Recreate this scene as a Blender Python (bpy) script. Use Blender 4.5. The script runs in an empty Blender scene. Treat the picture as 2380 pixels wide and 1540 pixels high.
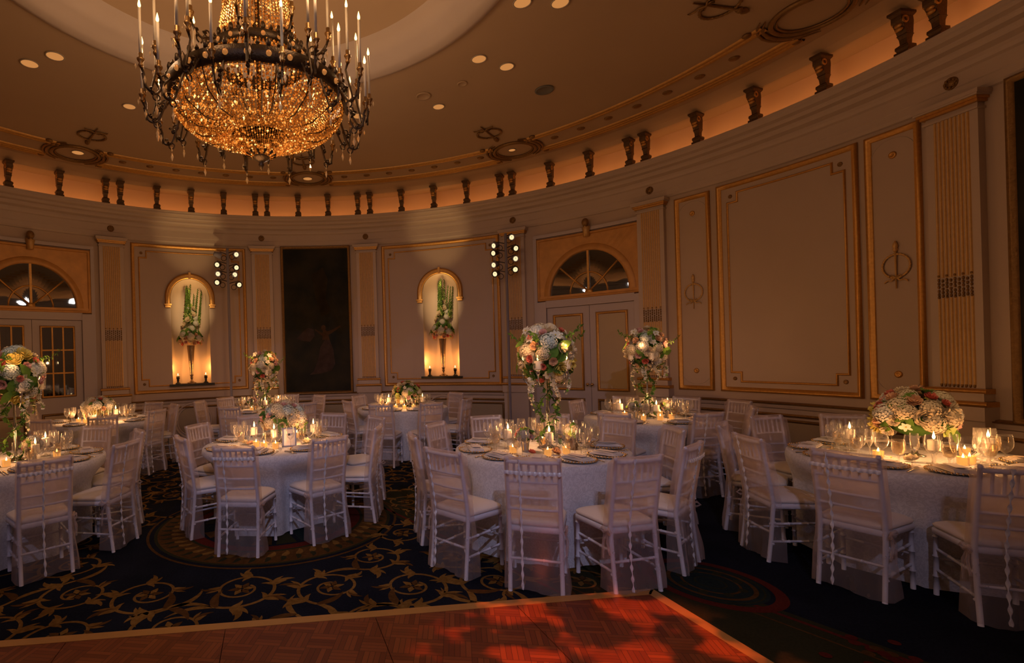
import bpy, math, random
from mathutils import Vector, Matrix, Quaternion, noise
PI = math.pi; R_ = math.radians; rnd = random.Random(7)
SC = bpy.context.scene; COL = SC.collection
CX, CY, RW = -1.0, 4.2, 6.81            # centre and radius of the round room (metres)
def sn(a): return math.sin(a)
def cs(a): return math.cos(a)
def smooth01(t):
    t = max(0.0, min(1.0, t)); return t*t*(3-2*t)

# ------------------------------------------------------------------ mesh collector
class MB:
    def __init__(s): s.v=[]; s.f=[]; s.m=[]; s.s=[]
    def add(s, vs, fs, mat=0, sm=True):
        b=len(s.v); s.v += [tuple(p) for p in vs]
        for f in fs: s.f.append(tuple(b+i for i in f)); s.m.append(mat); s.s.append(sm)
    def box(s, c, size, mat=0, rz=0.0, M=None):
        x,y,z=[k/2 for k in size]; q=[]
        for i in (-x,x):
            for j in (-y,y):
                for k in (-z,z):
                    p=Vector((i,j,k))
                    if M: p = M @ p
                    elif rz: p = Matrix.Rotation(rz,3,'Z') @ p
                    q.append(p+Vector(c))
        s.add(q,[(0,1,3,2),(4,6,7,5),(0,4,5,1),(2,3,7,6),(0,2,6,4),(1,5,7,3)],mat,False)
    def sheet(s, rows, mat=0, closed=False, sm=True):
        n=len(rows[0]); vs=[p for r in rows for p in r]; fs=[]
        for i in range(len(rows)-1):
            for j in range(n if closed else n-1):
                k=(j+1)%n; fs.append((i*n+j, i*n+k, (i+1)*n+k, (i+1)*n+j))
        s.add(vs,fs,mat,sm)
    def lathe(s, prof, n=16, c=(0,0,0), mat=0, sm=True, M=None):
        rows=[]
        for r,z in prof:
            row=[]
            for k in range(n):
                a=2*PI*k/n; p=Vector((r*cs(a), r*sn(a), z))
                if M: p = M @ p
                row.append(p+Vector(c))
            rows.append(row)
        s.sheet(rows,mat,True,sm)
        b=len(s.v)-len(prof)*n
        for i,(r,z) in enumerate((prof[0],prof[-1])):
            if r>1e-6:
                o=b if i==0 else b+(len(prof)-1)*n
                s.f.append(tuple(o+k for k in range(n))[::-1 if i==0 else 1]); s.m.append(mat); s.s.append(False)
    def tube(s, pts, r, n=8, mat=0, sm=True):
        pts=[Vector(p) for p in pts]; L=len(pts); rows=[]; up=None
        for i,p in enumerate(pts):
            t=(pts[min(i+1,L-1)]-pts[max(i-1,0)]).normalized()
            if up is None:
                up = Vector((0,0,1)) if abs(t.z)<.9 else Vector((1,0,0))
            a=t.cross(up).normalized(); up=a.cross(t).normalized()
            rr=r[i] if isinstance(r,(list,tuple)) else r
            rows.append([p+a*(rr*cs(2*PI*k/n))+up*(rr*sn(2*PI*k/n)) for k in range(n)])
        s.sheet(rows,mat,True,sm); b=len(s.v)-L*n
        s.f.append(tuple(b+k for k in range(n))); s.m.append(mat); s.s.append(False)
        s.f.append(tuple(b+(L-1)*n+k for k in range(n))[::-1]); s.m.append(mat); s.s.append(False)
    def ball(s, c, r, n=8, k=6, mat=0, sc=(1,1,1)):
        rows=[]
        for i in range(k+1):
            t=PI*i/k; q=max(sn(t),1e-4)
            rows.append([(c[0]+r*sc[0]*q*cs(2*PI*j/n), c[1]+r*sc[1]*q*sn(2*PI*j/n), c[2]-r*sc[2]*cs(t)) for j in range(n)])
        s.sheet(rows,mat,True)
    def torus(s, c, R, r, n=32, k=8, mat=0, M=None, sy=1.0):
        rows=[]
        for i in range(n+1):
            a=2*PI*i/n; row=[]
            for j in range(k):
                b=2*PI*j/k; p=Vector(((R+r*cs(b))*cs(a),(R+r*cs(b))*sn(a)*sy,r*sn(b)))
                if M: p=M@p
                row.append(p+Vector(c))
            rows.append(row)
        s.sheet(rows,mat,True)
    def octa(s, c, r, h=None, mat=0):
        h=h or r; x,y,z=c
        s.add([(x+r,y,z),(x,y+r,z),(x-r,y,z),(x,y-r,z),(x,y,z+h),(x,y,z-h)],
              [(0,1,4),(1,2,4),(2,3,4),(3,0,4),(1,0,5),(2,1,5),(3,2,5),(0,3,5)],mat,False)
    def xf(s, fn): s.v=[tuple(fn(Vector(p))) for p in s.v]; return s
    def mesh(s, name, mats):
        me=bpy.data.meshes.new(name); me.from_pydata(s.v,[],s.f)
        for m in (mats if isinstance(mats,(list,tuple)) else [mats]): me.materials.append(m)
        me.polygons.foreach_set('material_index', s.m); me.polygons.foreach_set('use_smooth', s.s)
        me.update(); return me

def link(name, data, parent=None, loc=(0,0,0), rot=None, scale=None):
    o=bpy.data.objects.new(name,data); COL.objects.link(o); o.location=loc
    if parent: o.parent=parent
    if rot is not None:
        if isinstance(rot,Quaternion): o.rotation_mode='QUATERNION'; o.rotation_quaternion=rot
        else: o.rotation_euler=rot
    if scale is not None: o.scale=(scale,)*3 if not isinstance(scale,(tuple,list)) else scale
    return o
def obj(name, mb, mats, parent=None, loc=(0,0,0), rot=None, scale=None):
    return link(name, mb.mesh(name,mats), parent, loc, rot, scale)
def tag(o, label, cat, group=None):
    o['label']=label; o['category']=cat
    if group: o['group']=group
    return o
def thing(name, label, cat, loc=(0,0,0), rz=0.0, group=None):
    o=bpy.data.objects.new(name,None); COL.objects.link(o); o.empty_display_size=.1
    o.location=loc; o.rotation_euler=(0,0,rz); return tag(o,label,cat,group)
def struct(o): o['kind']='structure'; return o
def sroot(name, loc=(0,0,0), rz=0.0):
    o=bpy.data.objects.new(name,None); COL.objects.link(o); o.location=loc; o.rotation_euler=(0,0,rz); return struct(o)
KIDS={}
def dup(root, loc=None, rz=None, label=None, group=None):
    def cp(o,par):
        c=o.copy(); COL.objects.link(c)
        if par: c.parent=par
        for k in list(o.children): cp(k,c)
        return c
    r=cp(root,None)
    if loc is not None: r.location=loc
    if rz is not None: r.rotation_euler=(0,0,rz)
    if label: r['label']=label
    if group: r['group']=group
    return r

# ------------------------------------------------------------------ materials
def mat(name):
    m=bpy.data.materials.new(name); m.use_nodes=True; return m, m.node_tree.nodes, m.node_tree.links, m.node_tree.nodes['Principled BSDF']
def pbr(name, col, rough=.5, metal=0.0, noise_amt=0.0, nscale=12.0, bump=0.0, bscale=40.0, spec=.5, sheen=0.0, emit=None, estr=0.0):
    m,N,L,b=mat(name); b.inputs['Base Color'].default_value=(*col,1); b.inputs['Roughness'].default_value=rough; b.inputs['Metallic'].default_value=metal
    b.inputs['Specular IOR Level'].default_value=spec
    if sheen: b.inputs['Sheen Weight'].default_value=sheen
    tc=N.new('ShaderNodeTexCoord')
    if noise_amt:
        t=N.new('ShaderNodeTexNoise'); t.inputs['Scale'].default_value=nscale; t.inputs['Detail'].default_value=5; L.new(tc.outputs['Object'],t.inputs['Vector'])
        mx=N.new('ShaderNodeMix'); mx.data_type='RGBA'; mx.inputs[6].default_value=(*[c*(1-noise_amt) for c in col],1); mx.inputs[7].default_value=(*[min(1,c*(1+noise_amt)) for c in col],1)
        L.new(t.outputs['Fac'],mx.inputs[0]); L.new(mx.outputs[2],b.inputs['Base Color'])
    if bump:
        t=N.new('ShaderNodeTexNoise'); t.inputs['Scale'].default_value=bscale; L.new(tc.outputs['Object'],t.inputs['Vector'])
        bp=N.new('ShaderNodeBump'); bp.inputs['Strength'].default_value=bump; bp.inputs['Distance'].default_value=.01; L.new(t.outputs['Fac'],bp.inputs['Height']); L.new(bp.outputs['Normal'],b.inputs['Normal'])
    if emit: b.inputs['Emission Color'].default_value=(*emit,1); b.inputs['Emission Strength'].default_value=estr; m.cycles.emission_sampling='NONE'
    return m
def emis(name, col, st):
    m,N,L,b=mat(name); e=N.new('ShaderNodeEmission'); e.inputs[0].default_value=(*col,1); e.inputs[1].default_value=st
    L.new(e.outputs[0],N['Material Output'].inputs[0]); N.remove(b); m.cycles.emission_sampling='NONE'; return m
def thin_glass(name, tint=(1,1,1), rough=.06, fmul=1.0):
    m,N,L,b=mat(name); N.remove(b); tr=N.new('ShaderNodeBsdfTransparent'); tr.inputs[0].default_value=(*tint,1)
    g=N.new('ShaderNodeBsdfGlossy'); g.inputs['Roughness'].default_value=rough; g.inputs[0].default_value=(1,.97,.93,1)
    lw=N.new('ShaderNodeLayerWeight'); lw.inputs[0].default_value=.32
    mu=N.new('ShaderNodeMath'); mu.operation='MULTIPLY_ADD'; mu.inputs[1].default_value=.90*fmul; mu.inputs[2].default_value=.10*fmul; L.new(lw.outputs['Facing'],mu.inputs[0])
    pw=N.new('ShaderNodeMix'); ms=N.new('ShaderNodeMixShader'); N.remove(pw)
    df=N.new('ShaderNodeBsdfDiffuse'); df.inputs[0].default_value=(.9,.86,.82,1); gd=N.new('ShaderNodeMixShader'); gd.inputs[0].default_value=.30; L.new(g.outputs[0],gd.inputs[1]); L.new(df.outputs[0],gd.inputs[2])
    L.new(mu.outputs[0],ms.inputs[0]); L.new(tr.outputs[0],ms.inputs[1]); L.new(gd.outputs[0],ms.inputs[2]); L.new(ms.outputs[0],N['Material Output'].inputs[0]); return m
def sheer(name, col, opac, trans=.45):
    m,N,L,b=mat(name); N.remove(b)
    d=N.new('ShaderNodeBsdfDiffuse'); d.inputs[0].default_value=(*col,1); t=N.new('ShaderNodeBsdfTranslucent'); t.inputs[0].default_value=(*col,1)
    a=N.new('ShaderNodeMixShader'); a.inputs[0].default_value=trans; L.new(d.outputs[0],a.inputs[1]); L.new(t.outputs[0],a.inputs[2])
    tr=N.new('ShaderNodeBsdfTransparent'); ms=N.new('ShaderNodeMixShader')
    lw=N.new('ShaderNodeLayerWeight'); lw.inputs[0].default_value=.3
    tc=N.new('ShaderNodeTexCoord'); nz=N.new('ShaderNodeTexNoise'); nz.inputs['Scale'].default_value=9; nz.inputs['Detail'].default_value=3; L.new(tc.outputs['Object'],nz.inputs['Vector'])
    m1=N.new('ShaderNodeMath'); m1.operation='MULTIPLY_ADD'; m1.inputs[1].default_value=.22; L.new(lw.outputs['Facing'],m1.inputs[0])
    sx=N.new('ShaderNodeSeparateXYZ'); L.new(tc.outputs['Object'],sx.inputs[0]); mr=N.new('ShaderNodeMapRange'); mr.inputs[1].default_value=.38; mr.inputs[2].default_value=.50; mr.inputs[3].default_value=opac-.03; mr.inputs[4].default_value=opac+.06; L.new(sx.outputs[2],mr.inputs[0])
    m2=N.new('ShaderNodeMath'); m2.operation='MULTIPLY_ADD'; m2.inputs[1].default_value=.16; L.new(mr.outputs[0],m2.inputs[2]); L.new(nz.outputs['Fac'],m2.inputs[0]); L.new(m2.outputs[0],m1.inputs[2])
    L.new(m1.outputs[0],ms.inputs[0]); L.new(tr.outputs[0],ms.inputs[1]); L.new(a.outputs[0],ms.inputs[2]); L.new(ms.outputs[0],N['Material Output'].inputs[0]); return m
def petal(name, col, tip=None):
    m,N,L,b=mat(name); N.remove(b)
    d=N.new('ShaderNodeBsdfDiffuse'); t=N.new('ShaderNodeBsdfTranslucent'); a=N.new('ShaderNodeMixShader'); a.inputs[0].default_value=.35
    tc=N.new('ShaderNodeTexCoord'); nz=N.new('ShaderNodeTexNoise'); nz.inputs['Scale'].default_value=28; L.new(tc.outputs['Object'],nz.inputs['Vector'])
    mx=N.new('ShaderNodeMix'); mx.data_type='RGBA'; mx.inputs[6].default_value=(*[c*.75 for c in col],1); mx.inputs[7].default_value=(*(tip or col),1); L.new(nz.outputs['Fac'],mx.inputs[0])
    L.new(mx.outputs[2],d.inputs[0]); L.new(mx.outputs[2],t.inputs[0]); L.new(d.outputs[0],a.inputs[1]); L.new(t.outputs[0],a.inputs[2]); L.new(a.outputs[0],N['Material Output'].inputs[0]); return m

M={}
M['wall']=pbr('wall_paint',(.58,.45,.36),.62,noise_amt=.05,nscale=2.5,bump=.04,bscale=60)
M['panelpaint']=pbr('panel_paint',(.62,.49,.40),.6,noise_amt=.05,nscale=2.0,bump=.04,bscale=80)
M['trimpaint']=pbr('trim_paint',(.60,.48,.40),.5,noise_amt=.04,nscale=6)
M['ceil']=pbr('ceiling_paint',(.52,.36,.22),.8,noise_amt=.05,nscale=1.5)
M['gold']=pbr('gilding',(.62,.33,.09),.38,.65,noise_amt=.25,nscale=35,bump=.15,bscale=90)
M['golddark']=pbr('aged_gilding',(.27,.15,.05),.45,.55,noise_amt=.4,nscale=30,bump=.3,bscale=60)
M['goldpale']=pbr('pale_gilding',(.70,.43,.16),.42,.25,noise_amt=.18,nscale=30)
M['orangewood']=pbr('gilt_wood',(.62,.31,.09),.45,.25,noise_amt=.3,nscale=7,bump=.1)
M['cove']=pbr('cove_paint',(.78,.50,.30),.8,noise_amt=.04,nscale=3)
M['bronze']=pbr('dark_bronze',(.075,.05,.028),.42,.7,noise_amt=.4,nscale=40,bump=.25,bscale=80)
M['bronzelight']=pbr('worn_bronze',(.30,.17,.06),.4,.8,noise_amt=.35,nscale=40)
M['silver']=pbr('silver',(.72,.70,.68),.2,1.0,noise_amt=.1,nscale=50)
M['mercury']=pbr('mercury_glass',(.22,.16,.12),.25,.9,noise_amt=.55,nscale=60,bump=.3,bscale=90)
M['black']=pbr('black_lacquer',(.012,.013,.012),.25)
M['blackmetal']=pbr('black_metal',(.02,.02,.02),.4,.5)
M['polegrey']=pbr('pole_grey',(.24,.22,.27),.8,0)
M['whitewood']=pbr('white_chair_lacquer',(.76,.76,.86),.35,noise_amt=.04,nscale=20)
M['cushion']=pbr('ivory_cushion',(.86,.78,.73),.85,bump=.05,bscale=200,sheen=.2)
M['cover']=sheer('sheer_organza',(.93,.79,.78),.20,.55)
M['satin']=pbr('white_satin',(.86,.84,.88),.25,sheen=.3,noise_amt=.08,nscale=60)
M['napkin']=pbr('napkin_linen',(.86,.80,.78),.85,bump=.1,bscale=120)
M['china']=pbr('white_china',(.82,.78,.75),.25)
M['goldrim']=pbr('gold_rim',(.80,.58,.30),.2,1.0)
M['steel']=pbr('cutlery_steel',(.75,.70,.66),.18,1.0)
M['glass']=thin_glass('clear_glass')
M['hurr']=thin_glass('hurricane_glass',fmul=1.15)
M['liquid']=thin_glass('pale_drink',(.98,.88,.70),.08,.8)
M['wax']=pbr('candle_wax_glow',(.92,.80,.66),.6,emit=(1,.45,.15),estr=.22)  # even emission stands in for flame light glowing through the wax
M['ivorywax']=pbr('taper_candle',(.70,.60,.45),.5)
M['flame']=emis('candle_flame',(1,.60,.20),9.0)
M['bulb']=emis('candle_bulb',(1,.58,.18),6.0)
M['votive']=pbr('votive_gold_glass_glow',(.80,.42,.12),.15,.6,emit=(1,.40,.09),estr=.7,noise_amt=.3,nscale=90)  # emission puts the candle's glow into the cup itself
M['wick']=pbr('wick',(.02,.015,.01),.9)
M['lamp']=emis('spot_lens',(1,.74,.40),1.35)
M['downlight']=emis('downlight_lens',(1,.40,.11),.62)
M['downoff']=pbr('downlight_rim',(.5,.4,.3),.5)
M['stemgreen']=pbr('plant_stem',(.06,.12,.03),.6)
M['leaf']=petal('leaf_green',(.10,.22,.04),(.20,.34,.07))
M['leafdark']=petal('ivy_green',(.05,.11,.03),(.10,.20,.05))
M['fwhite']=petal('white_petal',(.86,.82,.74),(.92,.88,.82))
M['fcream']=petal('cream_petal',(.86,.70,.50),(.95,.82,.62))
M['fpeach']=petal('peach_petal',(.88,.50,.30),(.95,.62,.42))
M['fpink']=petal('pink_petal',(.85,.42,.42),(.92,.60,.55))
M['fcoral']=petal('coral_petal',(.85,.20,.15),(.92,.30,.22))
M['fyellow']=petal('yellow_petal',(.86,.66,.16),(.92,.78,.25))
M['fgreen']=petal('green_petal',(.45,.58,.16),(.60,.70,.25))
M['fblue']=petal('pale_blue_petal',(.66,.76,.78),(.80,.86,.84))
M['frame']=pbr('silver_frame',(.45,.42,.42),.3,.9)
M['paper']=pbr('paper',(.80,.74,.76),.8,noise_amt=.12,nscale=30)
M['beige']=pbr('door_panel_paint',(.56,.44,.29),.7,noise_amt=.05,nscale=5)
M['doorpaint']=pbr('door_paint',(.58,.50,.50),.5)
M['dadopanel']=pbr('dado_panel',(.42,.33,.22),.7,noise_amt=.05,nscale=5)
M['smoke']=pbr('grey_disc',(.16,.15,.13),.6)
def mirror(name):
    m,N,L,b=mat(name); b.inputs['Base Color'].default_value=(.24,.29,.36,1); b.inputs['Metallic'].default_value=1; b.inputs['Roughness'].default_value=.025; return m
M['mirror']=mirror('dark_mirror_glass')
L_CH=10.5; L_CORE=14; L_TAB=3.4; L_TALL=1.5; L_NI=8; L_NT=190; L_NA=2.2; L_COVE=.95; L_SPOT=150; L_WASH=300; L_AMB=8.5; L_RED=1500; EXPO=-0.14
# ------------------------------------------------------------------ curved wall helpers
# local frame of a wall element: x along the wall (right, seen from inside), z up, d towards the room
def cv(x, z, d=0.0):
    a=x/RW; return ((RW-d)*sn(a), (RW-d)*cs(a)-RW, z)
def wloc(phi, z=0.0): return (CX+RW*sn(R_(phi)), CY+RW*cs(R_(phi)), z)
def wroot(name, phi): return sroot(name, wloc(phi), -R_(phi))
def cbox(mb, x0, x1, z0, z1, d0, d1, mat=0, step=.16):
    n=max(1,int(math.ceil(abs(x1-x0)/step)))
    rows=[]
    for z,d in ((z0,d0),(z0,d1),(z1,d1),(z1,d0),(z0,d0)):
        rows.append([cv(x0+(x1-x0)*i/n,z,d) for i in range(n+1)])
    mb.sheet(rows,mat,False,False)
    for i in (0,n):
        x=x0+(x1-x0)*i/n; mb.add([cv(x,z0,d0),cv(x,z0,d1),cv(x,z1,d1),cv(x,z1,d0)],[(0,1,2,3)],mat,False)
def dens(poly, step=.15):
    out=[]
    for i,(x,z) in enumerate(poly):
        x2,z2=poly[(i+1)%len(poly)]; n=max(1,int(abs(x2-x)/step))
        for k in range(n): out.append((x+(x2-x)*k/n, z+(z2-z)*k/n))
    return out
def cframe(mb, poly, prof, mat=0):
    P=dens(poly); n=len(P); rows=[]
    offs=[]
    for i in range(n):
        a=Vector(P[i-1]); b=Vector(P[i]); c=Vector(P[(i+1)%n])
        t1=(b-a).normalized(); t2=(c-b).normalized(); n1=Vector((-t1.y,t1.x)); n2=Vector((-t2.y,t2.x)); w=n1+n2
        w=w/max(.3,w.dot(n1)); offs.append(w)
    for o,d in prof: rows.append([cv(P[i][0]+offs[i].x*o, P[i][1]+offs[i].y*o, d) for i in range(n)])
    mb.sheet(rows,mat,True)
def rect(x0,x1,z0,z1): return [(x0,z0),(x1,z0),(x1,z1),(x0,z1)]
def notched(x0,x1,z0,z1,s): return [(x0+s,z0),(x1-s,z0),(x1-s,z0+s),(x1,z0+s),(x1,z1-s),(x1-s,z1-s),(x1-s,z1),(x0+s,z1),(x0+s,z1-s),(x0,z1-s),(x0,z0+s),(x0+s,z0+s)]
PROF=[(0,0),(0,.022),(.014,.040),(.034,.034),(.046,.022),(.060,.018),(.066,0)]
PROF2=[(0,0),(.003,.012),(.013,.020),(.024,.012),(.028,0)]
def ring(mb, prof, a0, a1, n, mat=0, sm=False):            # revolve (r, z) about the room centre, world coords
    rows=[]
    for r,z in prof: rows.append([(CX+r*sn(a0+(a1-a0)*i/n), CY+r*cs(a0+(a1-a0)*i/n), z) for i in range(n+1)])
    mb.sheet(rows,mat,False,sm)

NICHES=[(-24.03,'left'),(19.70,'right')]; NW=.365; NZ0=1.19; NSP=2.93; ND=.30
# ------------------------------------------------------------------ walls
def wall_piece(name, a0, a1):
    mb=MB(); a=a0; stops=sorted([p for p,_ in NICHES if a0<p<a1]); hw=math.degrees(NW/RW)
    segs=[]; cur=a0
    for p in stops: segs.append((cur,p-hw,False)); segs.append((p-hw,p+hw,p)); cur=p+hw
    segs.append((cur,a1,False))
    for s0,s1,p in segs:
        if p is False:
            n=max(2,int((s1-s0)/2)); ring(mb,[(RW,0),(RW,4.6)],R_(s0),R_(s1),n)
        else:
            n=20; lo=[];hi=[];b=[];t=[]
            for i in range(n+1):
                x=-NW+2*NW*i/n; A=R_(p)+x/RW; q=(CX+RW*sn(A),CY+RW*cs(A))
                z=NSP+math.sqrt(max(0,NW*NW-x*x))
                b.append((*q,0)); lo.append((*q,NZ0)); hi.append((*q,z)); t.append((*q,4.6))
            mb.sheet([b,lo],0,False,False); mb.sheet([hi,t],0,False,False)
    return struct(obj(name,mb,M['wall']))
wall_piece('wall_far',-35.5,35.0); wall_piece('wall_left',-120,-35.5); wall_piece('wall_right',35.0,120); wall_piece('wall_back',120,240)
# niches: half-round recess with a quarter-dome head
for i,(p,side) in enumerate(NICHES):
    r=wroot('trim_%d'%(1+i),p); mb=MB(); rows=[]; n=20
    def row(z,w,dep): return [(-w*cs(PI*k/n), dep*sn(PI*k/n)+(RW*cs(w*cs(PI*k/n)/RW)-RW), z) for k in range(n+1)]
    for k in range(7): rows.append(row(NZ0+(NSP-NZ0)*k/6,NW,ND))
    for k in range(1,11):
        b=PI/2*k/10; rows.append(row(NSP+NW*sn(b),max(NW*cs(b),.002),max(ND*cs(b),.002)))
    mb.sheet(rows); mb.add(row(NZ0,NW,ND),[tuple(range(n+1))],0,False)
    obj('niche_recess',mb,M['panelpaint'],r)
    mb=MB()      # gilded arch with moulded section and two bracket ends
    path=[(-1,2.78)]+[(-1,2.78+(NSP-2.78)*k/3) for k in range(1,3)]
    A=[]
    for k in range(3): A.append((-1,0,2.78+(NSP-2.78)*k/3))
    for k in range(25): A.append((-cs(PI*k/24),sn(PI*k/24),NSP))
    for k in range(1,4): A.append((1,0,NSP-(NSP-2.78)*k/3))
    rows=[]
    for rr,d in ((.372,0),(.372,.03),(.395,.05),(.41,.035),(.43,.06),(.455,.055),(.475,.03),(.475,0)):
        rows.append([cv(x*rr,z+q*rr,d) for x,q,z in A])
    mb.sheet(rows)
    for s in (-1,1):
        cbox(mb,s*.423-.065,s*.423+.065,2.755,2.785,0,.085); cbox(mb,s*.423-.05,s*.423+.05,2.715,2.755,0,.06)
    cbox(mb,-.022,.022,NSP+.37,NSP+.49,0,.066)
    obj('arch_moulding',mb,M['gold'],r)
    mb=MB(); cbox(mb,-.43,.43,NZ0-.045,NZ0-.002,0,.06); mb.add([(-.37,.02,NZ0+.001),(.37,.02,NZ0+.001),(.30,.22,NZ0+.001),(0,.30,NZ0+.001),(-.30,.22,NZ0+.001)],[(0,1,2,3,4)],0,False)
    mb.box((0,.0,NZ0-.02),(.84,.1,.035)); obj('sill',mb,M['black'],r)
# ------------------------------------------------------------------ entablature, cove wall, ceiling
mb=MB()
ring(mb,[(RW,3.99),(RW-.03,4.0),(RW-.05,4.03),(RW-.05,4.10),(RW-.06,4.11),(RW-.06,4.235),(RW-.09,4.25),(RW-.10,4.285),(RW-.10,4.32),(RW-.17,4.345),(RW-.19,4.375),(RW-.19,4.40),(RW-.255,4.415),(RW-.275,4.44),(RW-.275,4.455),(RW-.33,4.475),(RW-.355,4.50),(RW-.355,4.52),(RW-.38,4.54),(RW-.38,4.55),(RW+.2,4.55)],0,2*PI,144)
struct(obj('trim_3',mb,M['trimpaint']))
mb=MB(); ring(mb,[(RW+.04,4.55),(RW+.04,5.09)],0,2*PI,120); struct(obj('trim_4',mb,M['cove']))
mb=MB(); ring(mb,[(RW+.25,5.09),(2.40,5.09)],0,2*PI,120); struct(obj('ceiling',mb,M['ceil']))
mb=MB(); ring(mb,[(RW+.04,4.985),(RW-.28,4.985),(RW-.30,5.0),(RW-.36,5.03),(RW-.42,5.05),(RW-.55,5.088)],0,2*PI,120); struct(obj('trim_5',mb,M['ceil']))
mb=MB(); ring(mb,[(2.42,5.09),(2.40,5.05),(2.34,5.035),(2.28,5.05),(2.24,5.06),(2.20,5.10),(2.12,5.14),(2.08,5.17),(2.02,5.25),(2.0,5.30),(1.97,5.33)],0,2*PI,96,0,True); struct(obj('trim_6',mb,M['trimpaint']))
mb=MB(); ring(mb,[(1.98,5.32),(1.8,5.42),(1.4,5.52),(.8,5.58),(.001,5.60)],0,2*PI,96,0,True); struct(obj('ceiling_dome',mb,M['ceil']))
# gilded soffit bands, bosses and medallions on the ceiling
BANDS=sroot('trim_7')
mb=MB()
med=[-162.0,-122.0,-82.0,-42.3,-2.6,36.6,78.2,118.0,158.0]
def bundle(rs, z):
    prof=[]
    for r in rs: prof += [(r+.045,z),(r+.035,z-.022),(r+.015,z-.03),(r-.005,z-.018),(r-.01,z)]
    return prof
for k,a in enumerate(med):
    b=med[(k+1)%9]+(360 if k==8 else 0)
    ring(mb,bundle([6.09,6.02,5.95],5.09),R_(a+3.6),R_(b-3.6),22,0,True)
    ring(mb,bundle([5.48,5.41],5.09),R_(a+3.0),R_(b-3.0),22,0,True)
obj('gilded_band',mb,M['gold'],BANDS)
for k,a in enumerate(med):
    if not -60<a<95: continue
    b=a+40
    for j in range(7):
        q=R_(a+7+j*4.35); mb=MB(); mb.ball((CX+5.71*sn(q),CY+5.71*cs(q),5.088),.062,10,6,0,(1,1,.35)); obj('boss',mb,M['golddark'],BANDS)
    q=R_(a); c=(CX+5.72*sn(q),CY+5.72*cs(q),5.075); Mz=Matrix.Rotation(-q,3,'Z')
    mb=MB(); mb.torus(c,.34,.026,40,8,0,Mz); mb.torus(c,.29,.012,40,6,0,Mz)
    for s in (-1,1):       # scroll horns hugging the medallion
        for rr,wd in ((.41,.028),(.46,.020)):
            pts=[]; 
            for t in range(9):
                an=R_(-62+15.5*t); p=Mz@Vector((s*rr*cs(an),rr*sn(an),0)); pts.append((c[0]+p.x,c[1]+p.y,c[2]))
            mb.tube(pts,[wd*(.25+.75*sn(PI*t/8)) for t in range(9)],6)
        for t in (-1,1):
            p=Mz@Vector((s*.43,t*.34,0)); mb.ball((c[0]+p.x,c[1]+p.y,c[2]),.05,8,5,0,(1,1,.5))
    obj('medallion',mb,M['golddark'],BANDS)
def ornament(mb, s=1.0):
    # wreath tied with ribbon round an upright torch: drawn in x (across) / z (up), raised towards -y
    Mx=Matrix.Rotation(PI/2,3,'X')
    mb.torus((0,-.012,0),.155*s,.011*s,40,6,0,Mx)
    for k in range(26):
        a=2*PI*k/26; c=(.155*s*cs(a),-.014,.155*s*sn(a)); mb.ball(c,.017*s,6,4,0,(1,.6,1))
    mb.tube([(0,-.015,.20*s),(0,-.015,-.30*s)],[.014*s,.007*s],8)
    mb.lathe([(.004*s,.335*s),(.022*s,.30*s),(.03*s,.26*s),(.02*s,.235*s),(.028*s,.225*s),(.02*s,.19*s)],10,(0,-.015,0))
    for sg in (-1,1):
        mb.tube([(0,-.02,-.15*s),(sg*.05*s,-.02,-.12*s),(sg*.075*s,-.02,-.145*s),(sg*.03*s,-.02,-.17*s),(0,-.02,-.155*s)],.008*s,6)
        mb.tube([(0,-.02,-.155*s),(sg*.05*s,-.018,-.195*s),(sg*.09*s,-.018,-.185*s),(sg*.125*s,-.018,-.205*s),(sg*.13*s,-.018,-.225*s)],[.01*s,.009*s,.009*s,.009*s,.004*s],6)
for k,(a,r) in enumerate(((-42.0,4.82),(-2.7,4.85),(36.0,4.82),(77.4,4.66))):
    q=R_(a); mb=MB(); ornament(mb,1.2); mb.xf(lambda p:Vector((p.x,p.z*.9,p.y)))
    o=obj('ceiling_ornament',mb,M['golddark'],None,(CX+r*sn(q),CY+r*cs(q),5.089),(0,0,-q))
    tag(o,['gilt wreath ornament on ceiling left of the chandelier','gilt wreath ornament on ceiling directly below the chandelier','gilt wreath ornament on ceiling right of the chandelier','large gilt wreath ornament cut by the top edge of the photo'][k],'ornament','gilt wreaths on the ceiling')
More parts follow.
